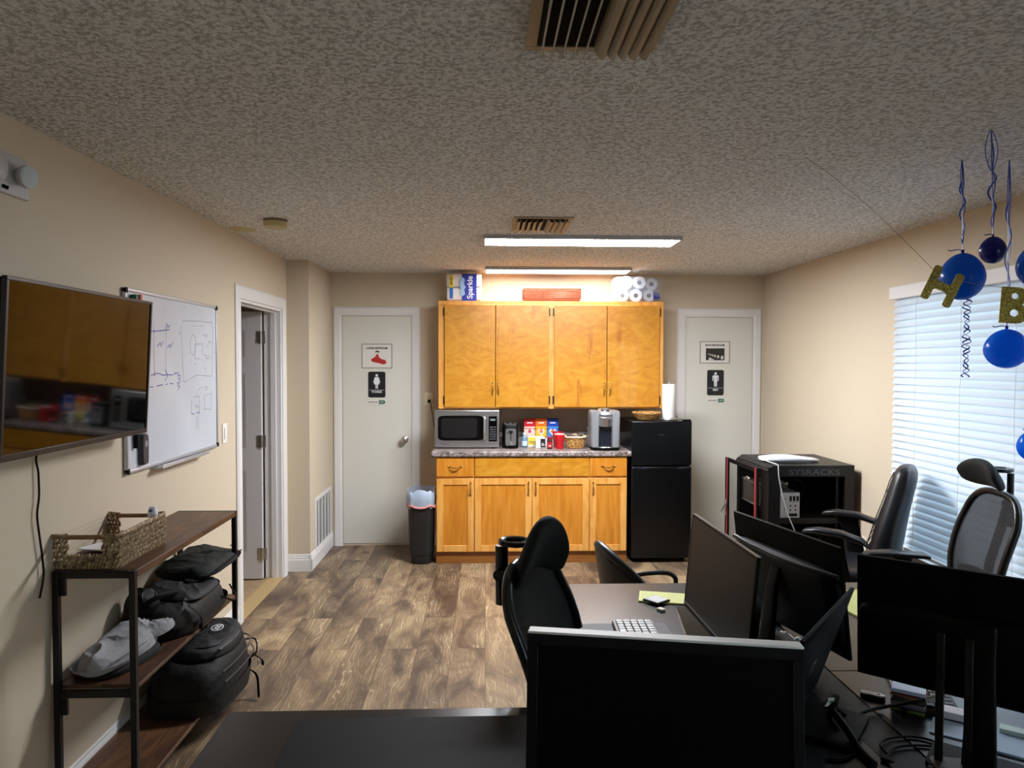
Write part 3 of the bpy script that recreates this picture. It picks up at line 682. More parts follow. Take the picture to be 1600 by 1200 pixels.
t, a, b_ = paper_sign('printed BOYS RESTROOM sheet with a dark photo on the right restroom door', 2.076, 1.648, 1.834, 1.945, 2.205, 'BOYS RESTROOM', 1)
ph = MB().bb(-.082, .088, -.0022, -.0016, -.072, .036).build('printed_photo', mat('dark photo print', (40, 38, 34), .5), t)
u = MB()
for i, (x_, z_, r_) in enumerate(((.066, -.048, .017), (.030, -.040, .014), (.002, -.034, .011), (-.018, -.028, .009), (-.034, -.023, .007), (-.048, -.019, .006), (-.06, -.015, .005))):
    u.prism(circ(r_, 14, x_, z_, .75, 1.05), (0, -.0022, 0), (1, 0, 0), (0, 0, 1), (0, -.0004, 0))
u.prism([(-.06, -.07), (-.05, -.045), (.0, -.07)], (0, -.0022, 0), (1, 0, 0), (0, 0, 1), (0, -.0004, 0))
u.build('printed_basins', mat('pale print', (206, 202, 190), .5), ph)
def ada(label, cx, z0, z1, word, woman):
    t = thing('restroom_sign', label, 'sign', (cx, YD, (z0+z1)/2)); hz = (z1-z0)/2; hx = .076
    MB().prism(rrect(2*hx, 2*hz, .016), (0, 0, 0), (1, 0, 0), (0, 0, 1), (0, -.003, 0)).build('sign_plate', mat('black sign plate', (16, 17, 22), .45), t)
    W = mat('white sign print', (224, 226, 232), .5); m = MB(); y = -.0031; D_ = (0, -.0012, 0); o = (0, y, 0); U = (1, 0, 0); V = (0, 0, 1)
    m.prism(circ(.0115, 16, 0, .082), o, U, V, D_)
    if woman:
        m.prism([(-.018, .066), (.018, .066), (.031, .018), (.024, .014), (.016, .038), (.024, .002), (-.024, .002), (-.016, .038), (-.024, .014), (-.031, .018)], o, U, V, D_)
        m.prism([(-.011, .002), (-.002, .002), (-.002, -.036), (-.010, -.036)], o, U, V, D_); m.prism([(.002, .002), (.011, .002), (.010, -.036), (.002, -.036)], o, U, V, D_)
    else:
        m.prism([(-.022, .066), (.022, .066), (.028, .058), (.028, .016), (.020, .016), (.020, .048), (.014, .048), (.014, .006), (-.014, .006), (-.014, .048), (-.020, .048), (-.020, .016), (-.028, .016), (-.028, .058)], o, U, V, D_)
        m.prism([(-.014, .006), (-.002, .006), (-.002, -.036), (-.012, -.036)], o, U, V, D_); m.prism([(.002, .006), (.014, .006), (.012, -.036), (.002, -.036)], o, U, V, D_)
    m.build('pictogram', W, t)
    MB().prism([(-.068, -.0475), (.068, -.0475), (.068, -.0495), (-.068, -.0495)], o, U, V, (0, -.0006, 0)).build('sign_line', W, t)
    text('sign_text', word, .026, W, t, (0, y-.0006, -.066), FR, bold=.0006, sx=.9)
ada('black WOMEN restroom sign with white figure below the ladies sheet', -.969, 1.331, 1.561, 'WOMEN', True)
ada('black MEN restroom sign with white figure below the boys sheet', 2.084, 1.351, 1.581, 'MEN', False)
def slider(label, cx, cz):
    t = thing('occupancy_slider', label, 'sign', (cx, YD, cz))
    MB().prism(rrect(.172, .048, .0239), (0, 0, 0), (1, 0, 0), (0, 0, 1), (0, -.004, 0)).build('slider_plate', mat('slider white', (222, 220, 214), .35), t)
    MB().prism([(.018, .0165)]+circ(.0165, 8, .062, 0, 1, 1, pi/2, -pi/2)+[(.018, -.0165), (.024, 0)], (0, -.0041, 0), (1, 0, 0), (0, 0, 1), (0, -.001, 0)).build('slider_green', M_GREEN, t)
    text('sign_text', 'RESTROOM', .0155, M_BLK, t, (-.032, -.0044, 0), FR, bold=.0003); text('sign_text', 'OPEN', .0145, mat('slider white', (222, 220, 214), .35), t, (.048, -.0054, 0), FR, bold=.0003)
slider('small white and green occupancy slider below the WOMEN sign', -.972, 1.289)
slider('small white and green occupancy slider below the MEN sign', 2.087, 1.304)

# ------------------------------------------------------------------ wall cabinet
def handle(parent, loc, L, vertical=True, m=M_BRASS):
    q = MB(); n = 12; pts = []
    for i in range(n+1):
        a = i/n; s_ = (a-.5)*L; d = -.006-.020*sin(pi*a)**.6
        pts.append((0, d, s_) if vertical else (s_, d, -.010*sin(pi*a)))
    q.tube(pts, [.0035+.0025*sin(pi*i/n)**2 for i in range(n+1)], 8)
    for e in (-.5, .5):
        p = (0, 0, e*L) if vertical else (e*L, 0, 0)
        q.cyl(p, (p[0], -.008, p[2]), .008, .006, 10)
        q.ell((p[0]+(0 if vertical else e*.018), -.002, p[2]+(e*.018 if vertical else 0)), (.006, .003, .010) if vertical else (.010, .003, .006))
    return q.build('handle', m, parent, smooth=True, loc=loc)
YU = 6.28; ux0, ux1, uz0, uz1 = -.400, 1.527, 1.250, 2.168
t = thing('wall_cabinet', 'wide honey maple wall cabinet with four flat doors above the counter', 'cabinet', ((ux0+ux1)/2, YU, uz0))
W2 = (ux1-ux0)/2; Hh = uz1-uz0
MB().bb(-W2, -W2+.018, 0, YB-YU, 0, Hh).bb(W2-.018, W2, 0, YB-YU, 0, Hh).bb(-W2+.018, W2-.018, 0.02, YB-YU, 0, .018).bb(-W2+.018, W2-.018, .02, YB-YU, Hh-.018, Hh).bb(-W2+.018, W2-.018, YB-YU-.01, YB-YU, .018, Hh-.018).build('carcass', M_MAPLE2, t)
fr = MB(); st = .05
fr.bb(-W2, W2, -.001, .02, Hh-.035, Hh); fr.bb(-W2, W2, -.001, .02, 0, .02); fr.bb(-W2, -W2+st, -.001, .02, .02, Hh-.035); fr.bb(W2-st, W2, -.001, .02, .02, Hh-.035); fr.bb(-.03, .03, -.001, .02, .02, Hh-.035)
fr.build('face_frame', M_MAPLE3, t, bevel=.002)
mid = (ux0+ux1)/2
for i, (xa, xb) in enumerate(((-.347, .082), (.087, .540), (.586, 1.035), (1.040, 1.490))):
    dcx = (xa+xb)/2-mid
    d = MB().bb(-(xb-xa)/2, (xb-xa)/2, -.020, 0, 0, .870).build('door', M_MAPLE, t, loc=(dcx, -.0015, .014), bevel=.003)
    hx_ = (xb-xa)/2-.022; hs = 1 if i in (0, 2) else -1
    handle(d, (hs*hx_, -.0205, .155), .085)
    for z in (.06, .81):
        hg = MB(); sx = -hs*((xb-xa)/2+.006); hg.bb(sx-.007, sx+.007, -.006, .0, z-.035, z+.035); hg.cyl((sx+hs*.006, -.008, z-.035), (sx+hs*.006, -.008, z+.035), .004, n=8)
        lab(hg.build('hinge', mat('dark hinge', (70, 60, 46), .4, .8), d), 'dark metal hinge')

# things on the wall cabinet
zt = uz1
t = thing('paper_towel_pack', 'blue and white paper towel pack standing on the left of the wall cabinet', 'paper towels', (-.185, 6.44, zt))
px0, px1 = -.150, .150
pk = MB()
for j in range(2):
    pk.loft([((x_, 0, .006+.118*j+.056), (0, 1, 0), (0, 0, 1), .10*k, .060*k, 6) for x_, k in ((-.150, .86), (-.143, 1), (0, 1.01), (.143, 1), (.150, .86))], 28)
pk.build('wrapped_rolls', mat('glossy white wrap', (224, 222, 224), .3, bump=(30, .25, .004)), t, smooth=True)
yf_ = -.1035
bl_ = MB().bb(-.018, .108, yf_-.001, yf_+.004, .004, .236).build('blue_label', M_BLUEP, t)
text('brand_text', 'Sparkle', .066, mat('white print', (226, 228, 238), .4), t, (.052, yf_-.0017, .12), (pi/2, -pi/2, 0), bold=.001)
MB().prism([(-.035, .16), (-.028, .20), (.0, .205), (.012, .18), (.004, .15), (.02, .12), (.006, .10), (.014, .06), (-.01, .045), (-.032, .055), (-.02, .09), (-.03, .12)], (-.004, yf_-.0012, 0), (1, 0, 0), (0, 0, 1), (0, -.0006, 0)).build('printed_sheets', mat('pale blue print', (150, 186, 224), .4), t)
MB().bb(-.125, -.090, yf_-.001, yf_+.004, .120, .222).build('yellow_label', mat('yellow print', (226, 200, 50), .4), t)
text('count_text', '6=12', .030, M_BLK, t, (-.108, yf_-.0015, .172), (pi/2, -pi/2, 0), bold=.0006)
MB().bb(-.122, -.094, yf_-.001, yf_+.004, .025, .112).build('blue_tag', mat('mid blue print', (40, 110, 190), .4), t)

t = thing('rattan_tray', 'reddish woven rattan tray standing on the middle of the wall cabinet', 'tray', (.572, 6.41, zt))
def weave_wall(m, p, q, z0, z1, nrow, step, r, slant=.5, skip=None, jitter=.15, nrm=None):
    p = Vector(p); q = Vector(q); L = (q-p).length; d = (q-p)/L; n_ = int(L/step); dz = (z1-z0)/nrow
    ang = atan2(d.y, d.x)
    for i in range(n_):
        for k in range(nrow):
            s_ = (i+.5+(.5 if k % 2 else 0)*1)/n_*L
            if s_ > L: continue
            z_ = z0+(k+.5)*dz
            if skip and skip(s_, z_): continue
            c_ = p+d*s_
            m.ell((c_.x, c_.y, z_), (r*.75, r, dz*.72), Euler((0, slant*(1 if k % 2 else .6)+random.uniform(-jitter, jitter), ang), 'XYZ').to_matrix(), 6, 4)
m = MB(); aw, ad = .245, .09
for (p, q) in (((-aw, -ad), (aw, -ad)), ((aw, -ad), (aw, ad)), ((-aw, ad), (-aw, -ad))):
    weave_wall(m, (*p, 0), (*q, 0), .030, .108, 6, .011, .0065, .35)
weave_wall(m, (-aw, ad, 0), (aw, ad, 0), .03, .108, 6, .011, .0065, .35)
m.build('woven_sides', M_RATTAN, t, smooth=True)
MB().bb(-aw, aw, -ad, ad, .010, .03).build('tray_base', mat('terracotta rim', (138, 68, 40), .6), t, bevel=.006)
MB().bb(-aw+.02, aw-.02, -ad+.01, ad-.01, 0, .010).build('tray_foot', M_RATTAN, t)
m = MB(); m.tube([(-aw, -ad, .110), (aw, -ad, .110), (aw, ad, .110), (-aw, ad, .110)], .006, 8, closed=True); m.build('tray_rim', M_RATTAN, t)

t = thing('toilet_paper_pack', 'clear-wrapped pack of white toilet paper rolls on the right of the wall cabinet', 'toilet paper', (1.315, 6.43, zt))
def roll(parent, cx, cz, y0, y1, r_):
    q = MB(); n = 28
    A = [[q.bm.verts.new((cx+rr*cos(2*pi*j/n), y, cz+rr*sin(2*pi*j/n))) for j in range(n)] for rr, y in ((.020, y0+.03), (.020, y0), (r_-.004, y0), (r_, y0+.004), (r_, y1-.004), (r_-.004, y1), (.02, y1))]
    for a_, b2 in zip(A, A[1:]):
        for j in range(n): q.bm.faces.new((a_[j], a_[(j+1) % n], b2[(j+1) % n], b2[j]))
    o = q.build('roll', mat('toilet tissue', (226, 228, 234), .8), parent, smooth=True)
    MB().cyl((cx, y0+.03, cz), (cx, y0+.028, cz), .020, n=16).build('roll_core', mat('tube core', (120, 104, 90), .8), o)
for cx, cz in ((-.135, .057), (-.018, .057), (-.100, .168), (.012, .168)):
    roll(t, cx, cz, -.10, .02, .056)
for cx, cz in ((.105, .06), (.125, .160)):
    roll(t, cx, cz, -.06, .06, .054)
film = MB().loft([((x_, -.01, .112), (0, 1, 0), (0, 0, 1), .108*k, .114*k, 3.2) for x_, k in ((-.215, .5), (-.205, .85), (-.18, .97), (-.05, 1.02), (.08, .99), (.17, .95), (.20, .8), (.21, .4))], 36)
film.noisy(.006, 22, 3)
def m_film():
    m, nt, b, N, L = nodes('clear wrapping film'); b.inputs['Base Color'].default_value = lin((205, 220, 240)); b.inputs['Roughness'].default_value = .12
    t_ = N('ShaderNodeBsdfTransparent'); t_.inputs[0].default_value = (.93, .96, 1, 1); mx = N('ShaderNodeMixShader'); mx.inputs[0].default_value = .24
    L(t_.outputs[0], mx.inputs[1]); L(b.outputs[0], mx.inputs[2]); L(mx.outputs[0], nt.nodes['Material Output'].inputs['Surface']); return m
M_FILM = m_film()
film.build('clear_wrap', M_FILM, t, smooth=True)
MB().loft([((.13+.02*i, -.112+.006*i, .055), (0, .2, 1), (0, 1, 0), .035-.004*i, .004, 2) for i in range(4)], 12).build('wrap_print', mat('purple-blue print', (60, 60, 150), .4), t)

# ------------------------------------------------------------------ base cabinets and counter
YC = 5.99; bx0, bx1 = -.402, 1.163
t = thing('base_cabinet', 'honey maple base cabinet with panelled doors and two drawers under the counter', 'cabinet', ((bx0+bx1)/2, YC, 0)); mid = (bx0+bx1)/2; W2 = (bx1-bx0)/2
c_ = MB(); D_ = YB-YC-.001
c_.bb(-W2, -W2+.018, .02, D_, .0, .875).bb(W2-.018, W2, .02, D_, .0, .875).bb(-W2+.018, W2-.018, .03, D_, .09, .108).bb(-W2+.018, W2-.018, D_-.01, D_, .108, .875)
c_.build('carcass', M_MAPLE2, t)
fr = MB(); zs = .875
fr.bb(-W2, W2, 0, .02, .095, zs)
fr.build('face_frame', M_MAPLE3, t, bevel=.001)
MB().bb(-W2, W2, .004, .016, .0, .095).build('toe_kick', M_KICK, t)
zd0, zd1 = .716, .872
cols = [(-.398, -.092), (-.088, .849), (.853, 1.160)]
for i, (xa, xb) in enumerate(cols):
    nm = 'drawer' if i != 1 else 'false_drawer_front'
    d = MB().bb(xa-mid+.002, xb-mid-.002, -.018, -.0005, zd0, zd1-.004).build(nm, M_MAPLE if i == 1 else M_MAPLE2, t, bevel=.003)
    if i != 1: handle(d, ((xa+xb)/2-mid, -.0185, (zd0+zd1)/2+.004), .09, False)
def panel_door(xa, xb, z0, z1, hside):
    w_ = xb-xa-.004; h_ = z1-z0; s_ = .052
    o = MB(); o.bb(-w_/2, -w_/2+s_, -.018, 0, 0, h_); o.bb(w_/2-s_, w_/2, -.018, 0, 0, h_); o.bb(-w_/2+s_, w_/2-s_, -.018, 0, 0, s_); o.bb(-w_/2+s_, w_/2-s_, -.018, 0, h_-s_, h_)
    d = o.build('door', M_MAPLE3, t, loc=((xa+xb)/2-mid, -.0005, z0), bevel=.0025)
    MB().bb(-w_/2+s_-.004, w_/2-s_+.004, -.010, -.004, s_-.004, h_-s_+.004).build('door_panel', M_MAPLE2, d)
    handle(d, (hside*(w_/2-.026), -.0185, h_-.085), .085)
zb, zc = .100, .700
panel_door(-.398, -.092, zb, zc, 1); panel_door(-.088, .379, zb, zc, 1); panel_door(.383, .849, zb, zc, -1); panel_door(.853, 1.160, zb, zc, -1)

c_ = MB(); ZC = .921
c_.bb(-.44, 1.196, YC-.035, YB-.0005, .877, ZC)
top = c_.build('countertop', M_COUNTER, bevel=.012, seg=4); tag(top, 'mottled grey-brown laminate countertop with backsplash on the base cabinet', 'countertop')
MB().bb(-.44, 1.196, YB-.02, YB-.0005, ZC, ZC+.10).build('backsplash', M_COUNTER, top, bevel=.003)

# ------------------------------------------------------------------ things on the counter
mx0, mx1, mz0, mz1, my = -.425, .116, ZC+.008, 1.243, 6.175
t = thing('microwave', 'stainless steel microwave with black window at the left end of the counter', 'microwave', ((mx0+mx1)/2, my, ZC))
W2 = (mx1-mx0)/2; Hm = mz1-ZC
MB().bb(-W2+.004, W2-.004, .022, .39, .012, Hm-.004).build('casing', M_BLACKMETAL, t, bevel=.004)
MB().bb(-W2, W2, 0, .024, .008, Hm).build('front_frame', M_STEEL, t, bevel=.006)
MB().bb(-W2, W2, .024, .385, Hm-.006, Hm).build('top_cover', M_STEEL, t, bevel=.002)
wx1 = W2-.115
MB().loft([((-.052, y, Hm/2+.012), (1, 0, 0), (0, 0, 1), .192, .105, 9) for y in (-.0015, .004)], 32).build('window_glass', M_GLOSS, t)
MB().loft([((-.066, y, Hm/2+.012), (1, 0, 0), (0, 0, 1), .150, .082, 12) for y in (-.0022, .002)], 32).build('window_screen', mat('microwave mesh', (20, 19, 19), .35), t)
MB().tube([(wx1-.010, -.006, .075), (wx1-.010, -.030, .085), (wx1-.010, -.032, .16), (wx1-.010, -.030, Hm-.07), (wx1-.010, -.006, Hm-.06)], .009, 10).build('door_handle', M_CHROME, t, smooth=True)
cp_ = MB().bb(W2-.088, W2-.020, -.002, .004, .06, Hm-.05).build('control_panel', M_GLOSS, t)
kb = MB()
for r_ in range(6):
    for q in range(3): kb.bb(W2-.078+.018*q, W2-.066+.018*q, -.003, -.002, .075+.020*r_, .086+.020*r_)
kb.build('keypad', mat('keypad print', (86, 86, 90), .5), cp_)
MB().bb(W2-.076, W2-.034, -.003, -.002, Hm-.088, Hm-.07).build('display', mat('display print', (110, 120, 120), .4), cp_)
MB().bb(-W2+.05, -W2+.12, -.001, .001, .036, .042).build('brand_mark', mat('brand print', (80, 80, 84), .4), t)
for sx in (-1, 1):
    for y in (.05, .34): MB().cyl((sx*(W2-.05), y, 0), (sx*(W2-.05), y, .013), .012, n=12).build('foot', M_BLACK, t)

t = thing('toaster', 'narrow black and steel toaster beside the microwave', 'toaster', (.213, 6.165, ZC))
tb = MB().loft([((0, .14, z), (1, 0, 0), (0, 1, 0), .068*k, .14*k2, 6) for z, k, k2 in ((.006, .96, .98), (.02, 1, 1), (.175, 1, 1), (.196, .93, .97), (.20, .86, .95))], 36).build('toaster_body', M_BLACK, t, smooth=True)
MB().loft([((0, y, .098), (1, 0, 0), (0, 0, 1), .045, .072, 7) for y in (-.004, .004)], 28).build('front_plate', M_STEEL, t, smooth=False)
MB().loft([((0, .14, z), (1, 0, 0), (0, 1, 0), .052, .12, 8) for z in (.1995, .2035)], 28).build('top_plate', M_STEEL, t)
for x in (-.022, .022): MB().bb(x-.012, x+.012, .05, .23, .2036, .2044).build('slot', M_DARK, t)
MB().bb(-.003, .003, -.0055, -.0035, .06, .155).build('lever_track', M_DARK, t)
MB().bb(-.017, .017, -.024, -.0045, .140, .151).build('lever', M_BLACK, t, bevel=.003)
MB().loft([((0, -.005, .045), (1, 0, 0), (0, 0, 1), .016, .016, 2), ((0, -.018, .045), (1, 0, 0), (0, 0, 1), .014, .014, 2)], 20).build('browning_knob', M_CHROME, t, smooth=False)
for z in (.035, .055, .072): MB().bb(-.036, -.030, -.0055, -.004, z-.002, z+.002).build('button', M_SILVER, t)

def carton(label, x0, x1, z1, Y, c_top, c_bot, c_t):
    t = thing('creamer_carton', label, 'carton', ((x0+x1)/2, Y, ZC), group=None); a = (x1-x0)/2; h_ = z1-ZC
    MB().bb(-a, a, 0, .075, .0, h_).build('box', mat('carton '+str(c_bot), c_bot, .4), t, bevel=.001)
    MB().bb(-a+.0005, a-.0005, -.0008, .01, h_*.70, h_-.001).build('top_band', mat('carton '+str(c_top), c_top, .4), t)
    MB().prism([(-a+.0006, 0), (-a+.0006, .016), (-a*.4, .004), (0, .012), (a*.5, .002), (a-.0006, .014), (a-.0006, 0)][::1], (0, -.0004, h_*.70-.018+.002), (1, 0, 0), (0, 0, -1), (0, .001, 0)).build('drip_print', mat('carton '+str(c_top), c_top, .4), t)
    # heart badge
    hp = [(.82*(16*sin(u)**3)/16, (13*cos(u)-5*cos(2*u)-2*cos(3*u)-cos(4*u))/16) for u in [2*pi*i/28 for i in range(28)]]
    MB().prism([(p*a*.72, q*a*.72) for p, q in hp], (0, -.0009, h_*.50), (1, 0, 0), (0, 0, 1), (0, -.0006, 0)).build('heart_badge', mat('cream print', (236, 226, 220), .4), t)
    MB().prism(circ(a*.34, 18, 0, .002), (0, -.0016, h_*.51), (1, 0, 0), (0, 0, 1), (0, -.0004, 0)).build('badge_centre', mat('badge '+str(c_t), c_t, .4), t)
    MB().bb(-a*.5, a*.5, -.0014, -.0006, h_*.82, h_*.86).build('title_print', mat('white print2', (232, 226, 224), .4), t)
    MB().prism([(-a*.9, .004), (-a*.5, .024), (-a*.1, .014), (a*.1, .026), (a*.6, .02), (a*.9, .004)], (0, -.0006, .012), (1, 0, 0), (0, 0, 1), (0, -.0006, 0)).build('bean_print', mat('coffee bean print', (46, 28, 20), .5), t)
Yc = 6.44
def PX(x, y, Y): v = onplane(x, y, 1, Y); return v.x, v.z
for xa, xb, lb, a, b_, c_ in ((819, 836.3, 'red and cream coffee creamer carton, leftmost of three at the back of the counter', (190, 20, 40), (226, 196, 176), (200, 80, 110)),
                        (837, 854.3, 'orange and yellow coffee creamer carton between the red and the blue cartons', (232, 104, 20), (240, 186, 40), (230, 120, 60)),
                        (855, 872.3, 'blue coffee creamer carton, rightmost of the three cartons', (20, 60, 160), (70, 140, 214), (220, 120, 60))):
    carton(lb, PX(xa, 660, Yc)[0], PX(xb, 660, Yc)[0], PX(xa, 654, Yc)[1], Yc, a, b_, c_)

x_, _ = PX(819.5, 690, 6.27)
t = thing('sanitizer_bottle', 'clear pump bottle of pale blue gel beside the toaster', 'bottle', (x_, 6.27, ZC))
MB().lathe([(.020, 0), (.025, .004), (.026, .06), (.024, .085), (.012, .100), (.011, .108)], n=24).build('bottle_body', mat('pale blue gel', (150, 190, 220), .15, trans=.6), t, smooth=True)
MB().lathe([(.013, .106), (.013, .122), (.005, .124), (.005, .146), (.009, .148), (.009, .156)], n=16).bb(-.004, .004, -.028, 0, .149, .156).build('pump', M_WHITE, t)
MB().lathe([(.0266, .015), (.0266, .055)], n=24).build('bottle_label', mat('white-blue label', (196, 214, 230), .4), t, smooth=True)

def pbox(name, label, cat, px0, px1, py_top, Y, dep, col, extra=None):
    xa = PX(px0, 690, Y)[0]; xb = PX(px1, 690, Y)[0]; z1 = PX((px0+px1)/2, py_top, Y)[1]
    t = thing(name, label, cat, ((xa+xb)/2, Y, ZC)); a = (xb-xa)/2; h_ = z1-ZC
    MB().bb(-a, a, 0, dep, 0, h_).build('box', mat(name+' paperboard'+str(col), col, .5), t, bevel=.001)
    return t, a, h_
t, a, h_ = pbox('tea_box', 'white and yellow tea box in front of the creamer cartons', 'box', 825, 851, 682, 6.31, .06, (226, 222, 206))
MB().bb(-a+.002, a*.1, -.001, .001, .016, h_-.008).build('yellow_print', mat('yellow box print', (226, 200, 70), .4), t)
MB().bb(-a+.008, -a*.1, -.0018, -.001, .04, .046).bb(-a+.01, -a*.2, -.0018, -.001, .03, .034).build('box_lettering', mat('brown print', (120, 90, 40), .5), t)
t, a, h_ = pbox('sweetener_box', 'small white and black packet box in front of the tea box', 'box', 837, 852, 685, 6.22, .045, (216, 214, 210))
MB().bb(a*.0, a-.001, -.001, .001, .004, h_-.004).build('black_panel', M_BLK, t)
MB().bb(a*.2, a*.8, -.0018, -.001, .02, .028).bb(a*.2, a*.7, -.0018, -.001, .036, .04).build('panel_lettering', mat('white print2', (232, 226, 224), .4), t)
t, a, h_ = pbox('red_packet_box', 'low open box of red packets behind the red tumbler', 'box', 850, 866, 684, 6.36, .06, (196, 190, 186))
pk = MB()
for i in range(7): pk.box((-a+.006+i*(2*a-.012)/6, .02+.01*(i % 3), h_-.004+.004*(i % 2)), (.003, .035, .03), (0, random.uniform(-.3, .3), random.uniform(-.2, .2)))
pk.build('packets', mat('red packet', (180, 30, 40), .4), t)
x_, _ = PX(859, 690, 6.12)
t = thing('spice_jar', 'small red-labelled jar with dark lid in front of the red cup', 'jar', (x_, 6.13, ZC))
MB().lathe([(.018, 0), (.021, .003), (.021, .078), (.017, .084)], n=20).build('jar_body', mat('jar contents', (70, 30, 26), .25), t, smooth=True)
MB().lathe([(.0215, .014), (.0215, .060)], n=20).build('jar_label', mat('red jar label', (170, 24, 36), .4), t, smooth=True)
MB().bb(-.010, .010, -.0225, -.019, .022, .036).build('jar_print', mat('pink print', (220, 160, 160), .4), t)
MB().lathe([(.020, .082), (.020, .098), (.018, .100)], n=20).build('jar_lid', mat('jar lid', (120, 20, 30), .35), t, smooth=True)
x_, _ = PX(874.5, 690, 6.155)
t = thing('red_cup', 'red plastic party cup standing on the counter beside the basket', 'cup', (x_, 6.165, ZC))
MB().lathe([(.030, 0), (.032, .002), (.0345, .045), (.038, .05), (.044, .118)], n=28).build('cup_body', M_RED, t, smooth=True)
MB().lathe([(.044, .117), (.047, .119), (.047, .124), (.043, .125), (.040, .119)], n=28).build('cup_rim', mat('pink-white rim', (226, 170, 170), .35), t, smooth=True)
x_, _ = PX(866, 690, 6.28)
t = thing('red_cup', 'second red cup mostly hidden behind the red party cup', 'cup', (PX(871, 690, 6.30)[0], 6.30, ZC))
MB().lathe([(.030, 0), (.032, .002), (.044, .125)], n=28).build('cup_body', M_RED, t, smooth=True)
MB().lathe([(.044, .124), (.047, .126), (.046, .131)], n=28).build('cup_rim', M_RED, t, smooth=True)

# round woven baskets
def round_basket(t, r0, r1, h_, m, ribs=26, rows=7):
    q = MB()
    for i in range(ribs):
        a = 2*pi*i/ribs
        q.tube([(cos(a)*(r0+(r1-r0)*k/4), sin(a)*(r0+(r1-r0)*k/4), .004+h_*k/4) for k in range(5)], .0045, 6)
    for k in range(rows):
        f_ = (k+.5)/rows; r_ = r0+(r1-r0)*f_
        q.tube([((r_+.0035*(1 if (j+k) % 2 else -1))*cos(pi*j/ribs*1), (r_+.0035*(1 if (j+k) % 2 else -1))*sin(pi*j/ribs), .004+h_*f_) for j in range(2*ribs)], h_/rows*.55, 6, closed=True)
    o = q.build('woven_body', m, t, smooth=True)
    MB().cyl((0, 0, 0), (0, 0, .006), r0, n=24).build('basket_bottom', m, t)
    rim = MB(); n = 60
    for s_ in (0, 1): rim.tube([((r1+.004*cos(8*a+s_*pi))*cos(a), (r1+.004*cos(8*a+s_*pi))*sin(a), h_+.006+.005*sin(8*a+s_*pi)) for a in [2*pi*i/n for i in range(n)]], .0055, 6, closed=True)
    rim.build('braided_rim', m, t, smooth=True)
x_, _ = PX(899, 690, 6.19)
t = thing('pod_basket', 'wicker basket lined with cream cloth and filled with coffee pods', 'basket', (x_, 6.21, ZC))
round_basket(t, .066, .084, .088, M_WICKER)
MB().lathe([(.074, .055), (.080, .085), (.094, .100), (.097, .092), (.099, .096), (.094, .106), (.082, .098), (.072, .06)], n=36).noisy(.004, 60, 2).build('cloth_liner', mat('cream liner cloth', (226, 206, 170), .8), t, smooth=True)
pods = [(-.035, -.03, .104), (.01, -.045, .102), (.045, -.01, .106), (-.005, .0, .114), (-.05, .02, .106), (.03, .04, .106), (-.01, .05, .104)]
for i, (x, y, z) in enumerate(pods):
    p = tag(MB().lathe([(.016, -.018), (.021, .012), (.025, .014), (.025, .016), (.002, .0165)], n=20).build('coffee_pod', mat(('dark pod', 'tan pod')[i % 2], ((60, 52, 46), (190, 170, 140))[i % 2], .3), smooth=True), ('dark', 'tan')[i % 2]+' lidded coffee pod at the '+('left front', 'front middle', 'right', 'very top', 'left', 'back right', 'back middle')[i]+' of the pods in the lined basket', 'coffee pod', 'coffee pods in the wicker basket')
    p.location = (x_+x, 6.21+y, ZC+z-.012); p.rotation_euler = (random.uniform(-.3, .3), random.uniform(-.3, .3), 0)

# single-serve coffee maker
xa, _ = PX(923.5, 690, 6.02); xb, _ = PX(971, 690, 6.02)
t = thing('coffee_maker', 'silver and black single-serve coffee maker at the right end of the counter', 'coffee maker', ((xa+xb)/2, 6.01, ZC)); a = (xb-xa)/2; hk = PX(948, 641, 6.1)[1]-ZC
M_KS = mat('coffee maker silver', (164, 166, 170), .32, .5)
for s_ in (-1, 1):
    MB().loft([((s_*(a-.040), .14, z), (1, 0, 0), (0, 1, 0), .038*k, .115, 5) for z, k in ((.012, .78), (.05, .88), (.25, 1.0), (hk-.035, 1.0), (hk-.012, .9), (hk-.004, .7))], 24).build('side_panel', M_KS, t, smooth=True)
MB().loft([((0, .165, z), (1, 0, 0), (0, 1, 0), .062, .10, 6) for z in (.01, .20)], 24).build('brew_recess', mat('dark blue-black plastic', (20, 23, 34), .3), t)
MB().loft([((0, .15, z), (1, 0, 0), (0, 1, 0), .062, .115, 5) for z in (.2, hk-.012)], 24).build('upper_body', M_KS, t, smooth=True)
MB().loft([((0, .045, z), (1, 0, 0), (0, 1, 0), r_, r_*.9, 2.4) for z, r_ in ((.195, .040), (.20, .043), (.236, .045), (.240, .048), (.268, .048), (.272, .044))], 28).build('brew_head', M_STEEL, t, smooth=True)
ld = MB().loft([((0, .10, hk-.022), (1, 0, 0), (0, 1, .12), .058, .088, 4), ((0, .105, hk-.002), (1, 0, 0), (0, 1, .12), .054, .082, 4), ((0, .11, hk+.004), (1, 0, 0), (0, 1, .12), .040, .068, 4)], 28).build('lid', M_KS, t, smooth=True)
MB().loft([((0, .07, hk-.001), (1, 0, 0), (0, 1, .14), .036, .042, 2.6), ((0, .072, hk+.008), (1, 0, 0), (0, 1, .14), .034, .040, 2.6)], 28).build('control_ring', mat('control face', (46, 48, 54), .3), ld)
q = MB()
for x in (-.018, 0, .018): q.ell((x, .06, hk+.0095), (.006, .006, .002))
for x in (-.010, .010): q.ell((x, .085, hk+.013), (.006, .006, .002))
q.build('control_buttons', mat('lit grey buttons', (190, 194, 200), .4), ld)
MB().loft([((0, .10, z), (1, 0, 0), (0, 1, 0), a-.008, .11, 4) for z in (0.0, .020, .024)], 32).build('drip_tray', M_BLACK, t, smooth=False)
